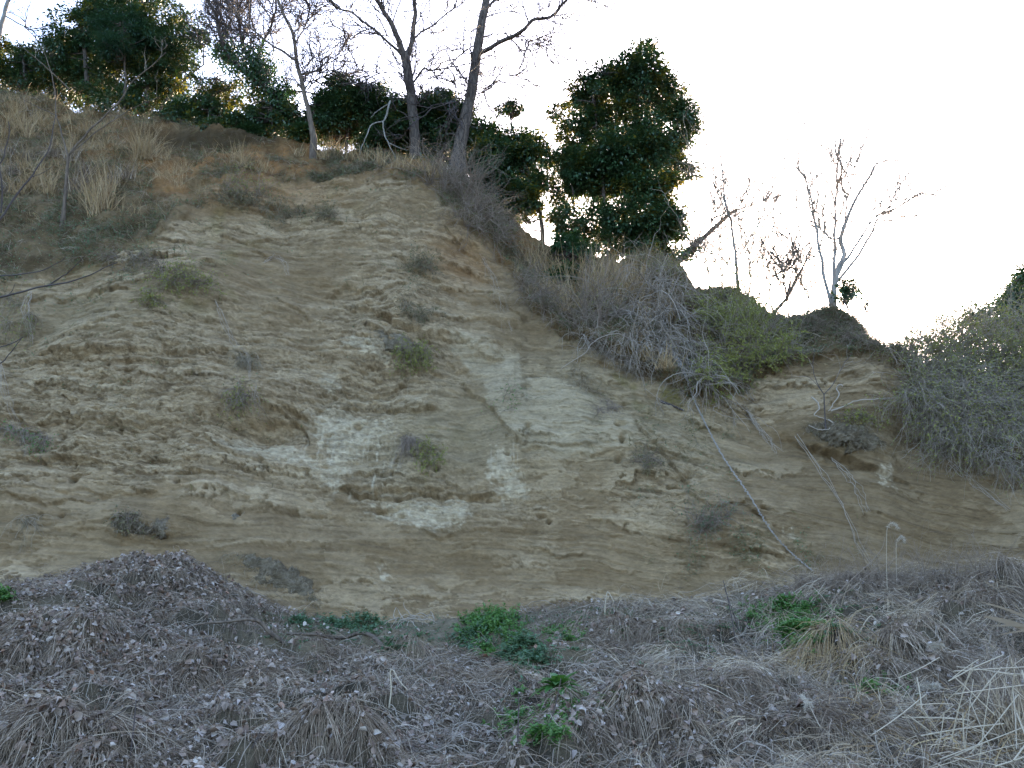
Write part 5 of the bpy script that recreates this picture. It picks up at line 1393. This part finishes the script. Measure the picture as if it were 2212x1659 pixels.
# coarser, longer, paler straw bent over at the right
x, y = scatter(900, r)
X_, Y_ = project(np.stack([x, y, ground(x, y)], -1))
k_ = (X_ > 1250 + 250 * r.random(len(x)))
x, y = x[k_], y[k_]
mc = MB(); tussocks(mc, x, y, 26, r, (.35, .95), .28)
tag(mc.build('long_dead_grass', M_LONG), 'long pale bent over dead grass on the right half of the ground', 'grass', None, 'stuff')
# long dead vine stems trailing over everything
x, y = scatter(2600, r)
st_ = twigs(np.stack([x, y, ground(x, y) + .05], -1), rvec(len(x), r) * [1, 1, .2] + [0, 0, .3], r.uniform(.5, 1.3, len(x)), 12, .36, 0, r)
g_ = ground(st_[..., 0], st_[..., 1])
st_[..., 2] = g_ + .03 + np.clip(st_[..., 2] - g_, .0, .16)
mv = MB(); mv.tubes(st_, np.linspace(1, .6, 12)[None] * r.uniform(.0028, .0055, len(x))[:, None], 4)
tag(mv.build('dead_vines', M_GREYSTEM), 'long thin grey dead vine stems trailing over the matted grass', 'vines', None, 'stuff')
tag(mb.build('dead_grass', M_STRAW), 'matted grey brown dead grass covering the ground in front of the cliff', 'grass', None, 'stuff')
mb = MB()
x, y = scatter(95000, r)
X_, Y_ = project(np.stack([x, y, ground(x, y)], -1))
keep = r.random(len(x)) < np.clip(1.1 - X_ / 1700, .22, 1)
x, y = x[keep], y[keep]
P = np.stack([x, y, ground(x, y) + .03 + .10 * r.random(len(x))], -1)
lf = .015 + .075 * r.random(len(x)) ** 2.6
mb.round_leaves(P, rvec(len(x), r) * [1, 1, .6] + [0, -.3, -.1], rvec(len(x), r) + [0, -.3, .8], lf, lf * r.uniform(.25, .45, len(x)), r.uniform(.2, 1.0, len(x)))
x, y = scatter(7000, r)
X_, Y_ = project(np.stack([x, y, ground(x, y)], -1))
keep = r.random(len(x)) < np.clip(1.15 - X_ / 1500, .16, 1) * sm(-.3, .3, noise(x * 1.4, y * 1.4, 330))
x, y = x[keep], y[keep]
P = np.stack([x, y, ground(x, y) + .05 + .10 * r.random(len(x))], -1)
lf = r.uniform(.05, .095, len(x))
mb.round_leaves(P, rvec(len(x), r) * [1, .7, .7] + [0, -.3, -.4], rvec(len(x), r) * .8 + [0, -.6, .5], lf, lf * r.uniform(.3, .5, len(x)), r.uniform(.3, 1.3, len(x)))
tag(mb.build('fallen_leaves', M_DEADLEAF), 'curled pale and brown dead leaves lying over the dead grass', 'leaves', None, 'stuff')
mb = MB()
n = 3200
X_ = r.uniform(560, 1900, n); Y_ = 1365 + r.normal(size=n) * 45
kp = noise(X_ / 60, Y_ / 25, 333) > -.1
X_, Y_ = X_[kp], Y_[kp]; n = len(X_)
P = hit(X_, Y_)
P = P + [0, 0, .01]
mb.leaves(np.repeat(P, 4, 0) + r.normal(size=(n * 4, 3)) * [.04, .04, .008], rvec(n * 4, r) * [1, 1, .3] + [0, 0, .35], rvec(n * 4, r) * .5 + [0, 0, 1], r.uniform(.03, .07, n * 4), .012)
tag(mb.build('small_weeds', M_WEEDGREY), 'scattered tiny green seedlings on the bare soil at the cliff foot', 'weeds', None, 'stuff')

# mounds, each with its own straw and dead leaves
ML = {'kudzu': ('big heap of dead vines thick with curled pale leaves at the left side', 6500, 1500, .5),
      'leafy': ('leafy dead heap with a dark hollow at the bottom edge near the middle', 5200, 800, .5),
      'vines': ('tangled grey heap of dead vines between the green patches and the standing stick', 5200, 260, .6),
      'tan': ('low heap of grey dead grass combed to the right', 3600, 160, .6),
      'talus': ('fallen earth and leaf heap leaning high against the cliff foot', 6500, 1500, .4),
      'corner': ('drooping dead stalks heap in the bottom left corner', 3200, 320, .6),
      'drape': ('flat heap of dead grass combed downhill below the fallen log', 2600, 120, .6),
      'drapeb': ('flat pale heap of dead grass combed downhill left of the broad leaved plant', 2400, 40, .6),
      'hollow': ('arching dead grass heap with a dark hollow on the right', 3600, 120, .7),
      'bank': ('high tangle of dead vines against the right edge below the striped sand', 4600, 120, .6),
      'mid': ('broad low heap of matted grey grass in the middle of the left half', 5200, 420, .5),
      'front': ('small dark heap at the bottom edge left of the middle', 2800, 180, .5),
      'rightbank': ('brown heap of dry weeds at the foot of the right face', 5200, 60, .5),
      'arch': ('tan arched grass heap right of the big green patch', 1500, 20, .7),
      'low': ('low leafy heap right of the bottom left corner', 3200, 420, .45),
      'lowr': ('low grey grass heap near the pale reeds', 3600, 90, .6)}
for k, (lab, ns, nl, L) in ML.items():
    r = np.random.default_rng(400 + len(lab) + ns)
    X, Y, rx, ry, h = MOUNDS[k]
    c = MPOS[k]
    root = thing('dead_grass_mound', lab, 'mound', (c[0], c[1], float(ground(c[0], c[1]))), 'mounds of dead grass')
    ns = int(ns * 1.7)
    x = c[0] + r.normal(size=ns) * rx * .62; y = c[1] + r.normal(size=ns) * ry * .62
    m = MB()
    n1 = int(ns * .45)
    z = ground(x, y)
    P = np.stack([x, y, z + .02 + .13 * r.random(ns) ** 1.3], -1)[:n1]
    ang = 2.5 * math.pi * fbm(P[:, 0] * 1.6, P[:, 1] * 1.6, 2, 401)
    D = unit(np.stack([np.cos(ang), np.sin(ang), 0 * ang], -1) * .8 + downhill(P[:, 0], P[:, 1]) * 1.1 + r.normal(size=(n1, 3)) * [.55, .55, .3] + [0, -.1, .2])
    blades(m, P, D, L * r.uniform(.3, 1.15, n1), r.uniform(.0018, .0036, n1), 6, r.uniform(.2, .8, n1), .14, r)
    nt_ = int(ns * .5 / 34)
    tussocks(m, x[:nt_], y[:nt_], 34, r, (L * .25, L * .9), .13)
    m.build('straw', M_TAN if k == 'arch' else M_STRAW, root)
    x = c[0] + r.normal(size=nl) * rx * .6; y = c[1] + r.normal(size=nl) * ry * .6
    P = np.stack([x, y, ground(x, y) + .06 + .12 * r.random(nl)], -1)
    lf = .03 + .07 * r.random(nl) ** 1.5
    m = MB(); m.round_leaves(P, rvec(nl, r) * [1, 1, .6] + [0, -.4, -.3], rvec(nl, r) + [0, -.4, .7], lf, lf * r.uniform(.28, .5, nl), r.uniform(.3, 1.2, nl))
    m.build('dead_leaves', M_DEADLEAF, root)

# ------------------------------------------------------------------ green plants on the ground
def weed(name, label, X, Y, a, b, n, leaf, material, seed, hgt=.14, group='fresh green weed patches', cat='weed patch'):
    r = np.random.default_rng(seed)
    n = int(n * 1.6); a *= 1.2; b *= 1.3; hgt *= 1.0
    u = r.normal(size=(n, 2)) * .52
    P = hit(X + u[:, 0] * a, Y + u[:, 1] * b)
    c = hit(X, Y)[0]
    root = thing(name, label, cat, c, group)
    st = twigs(P, unit(r.normal(size=(n, 3)) * [.6, .6, .2] + [0, 0, .9]), hgt * r.uniform(.4, 1.3, n), 4, .2, 0, r)
    m = MB(); m.tubes(st, np.full((n, 4), .002), 3); m.build('stems', material, root)
    k = 9
    Q, D, i, t = offshoots(st, n * k, .2, 1, 1.5, r)
    m = MB(); m.leaves(Q, D * [1, 1, .5], rvec(n * k, r) * .5 + [0, -.2, 1], leaf * r.uniform(.6, 1.3, n * k), leaf * .3)
    m.build('leaves', material, root)


weed('weed_patch', 'wide bluish green weed patch at the cliff foot left of the root tangle', 755, 1352, 90, 18, 190, .055, M_WEEDGREY, 501, .16)
weed('weed_patch', 'tallest rounded weed clump in the middle of the cliff foot', 1065, 1360, 55, 30, 260, .055, M_WEED, 502, .22)
weed('weed_patch', 'grey green weeds on the left shoulder of the rounded clump', 1030, 1385, 38, 18, 90, .06, M_WEEDGREY, 503, .16)
weed('weed_patch', 'grey green weeds trailing down below the rounded clump', 1130, 1420, 42, 22, 120, .06, M_WEEDGREY, 504, .16)
weed('weed_patch', 'small green weed patch right of the rounded clump', 1210, 1375, 36, 12, 90, .05, M_WEED, 505, .13)
weed('weed_patch', 'sparse grey green weeds above the broad leaved plant', 1150, 1450, 40, 16, 46, .06, M_WEEDGREY, 506, .14)
weed('weed_patch', 'grassy bright green patch below the broad leaved plant', 1150, 1585, 52, 28, 230, .05, M_WEED, 507, .13)
weed('weed_patch', 'soft green weeds just right of the broad leaved plant', 1245, 1540, 40, 18, 120, .05, M_WEED, 508, .12)
weed('weed_patch', 'largest bright green weed patch at the right, upper half', 1700, 1338, 70, 18, 300, .055, M_WEED, 509, .14)
weed('weed_patch', 'bright green weed patch running down from the largest one', 1725, 1378, 42, 22, 220, .055, M_WEED, 510, .14)
weed('weed_patch', 'small dark green weed left of the fallen log end', 845, 1414, 18, 10, 40, .06, M_WEEDGREY, 511, .13)
weed('weed_patch', 'small green weed at the left edge below the cliff foot', 8, 1298, 12, 9, 36, .06, M_WEED, 512, .14)
weed('weed_patch', 'tiny green sprout at the soil left of the wide bluish patch', 650, 1345, 14, 6, 26, .05, M_WEEDGREY, 513, .1)
weed('weed_patch', 'little weed rosette above the largest green patch', 1682, 1308, 14, 8, 30, .07, M_WEED, 514, .12)
weed('weed_patch', 'small bright tuft in the bare earth under the rounded clump', 1050, 1412, 16, 9, 46, .05, M_WEED, 515, .12)
weed('weed_patch', 'few green leaves on the right heap of arching grass', 1900, 1510, 60, 20, 46, .05, M_WEED, 516, .12)
# the broad leaved plant
c = hit(1205, 1528)[0] + [0, 0, .10]
root = thing('broad_leaved_plant', 'single rosette of broad dark green leaves in the middle of the foreground', 'plant', c)
r = np.random.default_rng(520)
for k in range(30):
    a = k * 2.4; el = .15 + 1.0 * (k / 30)
    d = np.array([math.cos(a) * math.cos(el), math.sin(a) * math.cos(el), math.sin(el)])
    L = r.uniform(.22, .36)
    t = np.linspace(0, 1, 7)
    p = c + [0, 0, .05] + d * .02 + d * L * t[:, None] + np.array([0, 0, -.55]) * L * (t ** 2)[:, None] * r.uniform(.5, 1.2)
    wd = .048 * np.sin(np.pi * np.clip(t * .93 + .06, 0, 1)) ** .7
    s_ = unit(np.cross(d, [0, 0, 1])); u_ = np.cross(s_, d)
    m = MB(); m.sheet(np.stack([p + s_ * wd[:, None] + u_ * wd[:, None] * .35, p, p - s_ * wd[:, None] + u_ * wd[:, None] * .35], 1))
    m.build('leaf', M_DOCK, root)

# ------------------------------------------------------------------ sticks, branches, reeds in front
def gline(pts, n=18, lift=.05, seed=0):
    """a line lying over the ground; (X, Y, extra height)"""
    p = np.array([hit(q[0], q[1])[0] + [0, 0, lift + (q[2] if len(q) > 2 else 0)] for q in pts])
    c = curve(p, n); s = np.arange(n) * .8
    return c + .012 * np.stack([noise(s, s * 0, seed + 1), noise(s, s * 0, seed + 2), noise(s, s * 0, seed + 3)], -1)


def gstick(foot, top, n=10, bow=0.0, dd=0.0):
    a = hit(*foot)[0]; b = at(top[0], top[1], a[1] + dd)
    t = np.linspace(0, 1, n)[:, None]
    return a - [0, 0, .08] + (b - a + [0, 0, .08]) * t + np.array([bow, 0, 0]) * np.sin(t * np.pi)


def upright(pts, dd=0.0, n=20, jit=.01):
    d = hit(*pts[0])[0][1]
    return limb3d(pts, d - .05, dd, n, jit)


vine('fallen_branch', 'forked dead branch sticking up over the straw below the cliff foot at left', [
    (upright([(620, 1392), (587, 1369), (562, 1345), (547, 1339), (480, 1343), (417, 1351), (373, 1363)], -.4), .034, .012), (upright([(555, 1341), (505, 1318), (467, 1300), (400, 1289), (333, 1303)], -.2), .018, .007), (upright([(467, 1300), (440, 1282), (412, 1262)], .1), .012, .006), (upright([(420, 1350), (392, 1352), (352, 1347)], -.1), .012, .006)], M_BARKBROWN, None, 'branch', 'limb')
vine('fallen_branch', 'brown rotten log lying flat on the straw below the wide weed patch', [(gline([(617, 1388), (680, 1390), (737, 1394), (787, 1400), (832, 1416)], 20, .09), .018, .034)], M_BARKBROWN, None, 'log', 'limb')
r = np.random.default_rng(530)
c = hit(880, 1345)[0]
st = []
for k in range(26):
    a = c + r.normal(size=3) * [.16, .06, .03] + [0, 0, .05]
    d = unit(r.normal(size=3) * [1, .5, .6] + [0, -.2, .35])
    st.append((twigs(a[None], d[None], r.uniform(.3, .6), 9, .30, -.22, r)[0], r.uniform(.007, .013), .004))
vine('root_tangle', 'brown tangle of bent dead roots at the cliff foot beside the weed patch', st, M_ROOT, None, 'roots', 'root')
GS = 'upright dead sticks in the foreground'
for lab, p, a in [('dark thin stick standing upright left of the largest green patch', gstick((1590, 1392), (1562, 1253), 10, .02), .011), ('second dark stick crossing close to the tallest one', gstick((1602, 1385), (1566, 1275), 10, .02), .008),
                  ('brown upright twig near the bottom in the left third', gstick((274, 1668), (294, 1512), 10, .01), .010), ('slanting brown twig lying towards the upright one', gstick((160, 1590), (290, 1520), 10, .01), .006),
                  ('short dark stick rising left of the grassy bright patch', gstick((1118, 1610), (1121, 1500), 8), .009), ('long thin brown stem crossing the broad leaved plant', gstick((1160, 1640), (1212, 1465), 10, .03), .008),
                  ('green brown stem lying slanted over the grassy bright patch', gstick((1090, 1610), (1185, 1530), 8), .007), ('leaning dead stalk by the low leafy heap', gstick((535, 1640), (570, 1565), 8), .006),
                  ('thin stalk leaning in the middle of the left half foreground', gstick((905, 1600), (985, 1478), 10, .03), .006), ('thin vertical stem at the pale reeds', gstick((1508, 1560), (1508, 1470), 8), .006)]:
    vine('dead_stick', lab, [(p, a, a * .5)], M_DARKTWIG, GS, 'stick', 'stem')
vine('bent_reed', 'pale dead reed bent over like a hook in front of the smooth sand', [(upright([(1307, 1345), (1307, 1310), (1311, 1281), (1314, 1279), (1326, 1300)], 0, 14, .004), .010, .008)], M_REED, None, 'reed', 'stem')
vine('bent_reed', 'pale broken reed standing bent in the dead grass left of the broad leaved plant', [(upright([(840, 1530), (845, 1490), (843, 1452), (848, 1446), (862, 1470), (880, 1490)], 0, 14, .004), .010, .006)], M_REED, None, 'reed', 'stem')
vine('bent_reed', 'white tipped reed bent over right of the largest green patch', [(upright([(1855, 1370), (1868, 1345), (1880, 1331), (1886, 1333), (1902, 1348)], 0, 14, .004), .010, .008)], M_REED, None, 'reed', 'stem')
vine('dry_weed', 'arching reddish brown cane rising over the right dead heap', [(upright([(1790, 1310), (1812, 1280), (1842, 1250), (1880, 1215), (1905, 1185), (1912, 1160)], -.3, 20, .006), .010, .004), (upright([(1800, 1300), (1840, 1270), (1885, 1235), (1920, 1215)], -.2, 20, .006), .007, .003), (upright([(1640, 1330), (1690, 1275), (1750, 1245)], -.2, 16, .006), .006, .003)], M_BROWNSTEM, None, 'weed', 'cane')
for lab, X, top, hk, sd in [('tall plume grass with a hooked tan head against the striped sand', 1917, 1130, 22, 1), ('shorter plume grass beside the tall hooked one', 1938, 1158, 16, 2)]:
    root = thing('plume_grass', lab, 'grass', hit(X, 1285)[0])
    p = upright([(X, 1285), (X - 2, 1220), (X - 1, top + 14), (X + 6, top), (X + hk * .7, top + 1), (X + hk, top + 10)], 0, 22, .003)
    m = MB(); m.tubes(p, np.linspace(.006, .003, 22), 4); m.build('stem', M_REED, root)
    m = MB(); q = p[14:]; n = 160
    rr_ = np.random.default_rng(sd); Pq = q[rr_.integers(0, len(q), n)]
    blades(m, Pq, unit(rvec(n, rr_) + [.3, 0, -.4]), .05, .002, 3, .3, .1, rr_); m.build('plume', M_PLUME, root)
for lab, b, n, L, sd in [('reddish brown dry weeds at the foot of the right face', [(1920, 1265), (1950, 1260), (1990, 1268), (1880, 1275)], 90, .9, 1), ('dry dark weeds where the twisted vine reaches the ground', [(1760, 1275), (1790, 1280), (1820, 1270), (1730, 1280)], 80, .6, 2), ('dry weeds under the right shoulder bush of the face', [(1560, 1250), (1530, 1240), (1600, 1255), (1500, 1235)], 60, .7, 3), ('dry weeds at the right edge by the high vine tangle', [(2080, 1265), (2120, 1255), (2160, 1250), (2040, 1270)], 80, .7, 4)]:
    shrub('dry_weed', lab, np.array([hit(*q)[0] for q in b]), n, L, (0, -.1, .9), .45, M_BROWNSTEM, None, 0, .03, .02, .15, 5, .0035, 540 + sd, 'clumps of dry brown weeds', 'weed')
# the pale reeds at the bottom right
r = np.random.default_rng(550)
c = hit(2090, 1640)[0]
root = thing('reed_clump', 'pile of broken pale reeds at the bottom right corner', 'reeds', c)
canes = [((1922, 1493), (2010, 1680)), ((2101, 1433), (2055, 1600)), ((2092, 1506), (2160, 1680)), ((2212, 1420), (1995, 1590)), ((2030, 1640), (2240, 1560)), ((2060, 1500), (2212, 1480)), ((1985, 1520), (2080, 1690)), ((2140, 1470), (2110, 1690)), ((2200, 1500), (2090, 1690)), ((1960, 1545), (2060, 1690)),
         ((1880, 1590), (2000, 1500)), ((2230, 1600), (2010, 1660)), ((2080, 1540), (2090, 1690)), ((2150, 1540), (2230, 1690)), ((2060, 1450), (2230, 1440)), ((2180, 1420), (2230, 1540))]
for k in range(64):
    x0, y0 = r.uniform(1940, 2260), r.uniform(1440, 1700); a = r.choice([.2, -.35, 1.1, 2.0, .6]) + r.normal() * .3; l = r.uniform(50, 190)
    canes.append(((x0, y0), (x0 + math.cos(a) * l, y0 + math.sin(a) * l)))
for (a, b) in canes:
    d = 8.6 + r.uniform(-.9, .8)
    pa = at(a[0], a[1], d + r.uniform(-.3, .3)); pb = at(b[0], b[1], d + r.uniform(-.3, .3))
    for p in (pa, pb): p[2] = max(p[2], float(ground(p[0], p[1])) + .02)
    pt = curve(np.array([pa, (pa + pb) / 2 + r.normal(size=3) * .008, pb]), 8)
    m = MB(); m.tubes(pt, np.full(8, r.uniform(.003, .0075)), 5); m.build('cane', M_REED, root)
m = MB(); n = 420
n = 900; x = c[0] + r.normal(size=n) * .6; y = c[1] + r.normal(size=n) * .5
blades(m, np.stack([x, y, ground(x, y) + .1 * r.random(n)], -1), unit(r.normal(size=(n, 3)) * [1, 1, .5] + [0, 0, .5]), r.uniform(.25, .6, n), .006, 6, .4, .15, r); m.build('dry_leaves', M_TAN, root)
clump('dry_grass_clump', 'tall upright dry grass at the right edge behind the broken reeds', np.array([hit(*q)[0] for q in [(2195, 1590), (2230, 1600), (2170, 1610), (2260, 1560), (2215, 1640)]]), 420, 1.0, .006, .34, M_LONG, 560, None, .5)
shrub('dry_weed', 'dark brown wiry weeds at the right edge above the broken reeds', np.array([hit(*q)[0] for q in [(2190, 1540), (2230, 1520), (2200, 1580)]]), 60, .8, (-.25, -.1, .8), .4, M_BROWNSTEM, None, 0, .03, .02, .15, 5, .003, 561, 'clumps of dry brown weeds', 'weed')
root = thing('reed_leaf', 'broad tan dry reed leaves reaching in from the right edge', 'leaves', at(2300, 1420, 8.0))
for a, b, wd in [((2320, 1420), (2126, 1332), 9), ((2320, 1400), (2118, 1300), 4), ((2320, 1390), (2138, 1353), 4), ((2320, 1385), (2155, 1373), 3), ((2300, 1480), (2180, 1290), 2)]:
    t = np.linspace(0, 1, 10)
    p = at(a[0], a[1], 8.0) * (1 - t)[:, None] + at(b[0], b[1], 7.8) * t[:, None] + np.array([0, 0, .06]) * np.sin(t * 3.14)[:, None]
    m = MB(); m.strips(p[None], (px(wd * .7, 8) * np.sin(np.pi * np.clip(t * .9 + .08, 0, 1)) ** .6)[None], np.array([[0, 1.0, .2]])); m.build('leaf', M_LONG, root)
m = MB(); g0 = np.array([at(2330, 1400, 8.0)[0], 8.0, 0]); g0[2] = float(ground(g0[0], 8.0)) - .1
m.tubes(curve(np.array([g0, at(2325, 1480, 8.0), at(2318, 1380, 8.0), at(2318, 1330, 8.0)]), 12), np.full(12, .012), 6); m.build('stem', M_REED, root)
for lab, q in [('fluffy pale seed head lying in the grass right of centre', [(2010, 1442), (2025, 1430), (2035, 1425)]), ('small fluffy seed head above the broken reeds', [(1985, 1522), (2010, 1518), (2030, 1524)]), ('long fluffy seed head at the tip of a broken reed', [(1930, 1590), (1950, 1582), (1975, 1574)]), ('pale fluff caught low in the grey grass heap', [(1735, 1545), (1745, 1560), (1752, 1570)])]:
    root = thing('seed_head', lab, 'seed head', hit(*q[0])[0], 'fluffy seed heads of reeds')
    p = gline(q, 10, .16); n = 500
    m = MB(); blades(m, p[r.integers(0, 10, n)] + r.normal(size=(n, 3)) * .012, unit(rvec(n, r) + unit(p[-1] - p[0]) * .6), .06, .0018, 3, .2, .1, r); m.build('plume', M_PLUME, root)
    m = MB(); m.tubes(np.vstack([p, [p[-1] + (p[-1] - p[0]) * 1.2 - [0, 0, .1]]]), np.full(11, .004), 4); m.build('stem', M_REED, root)
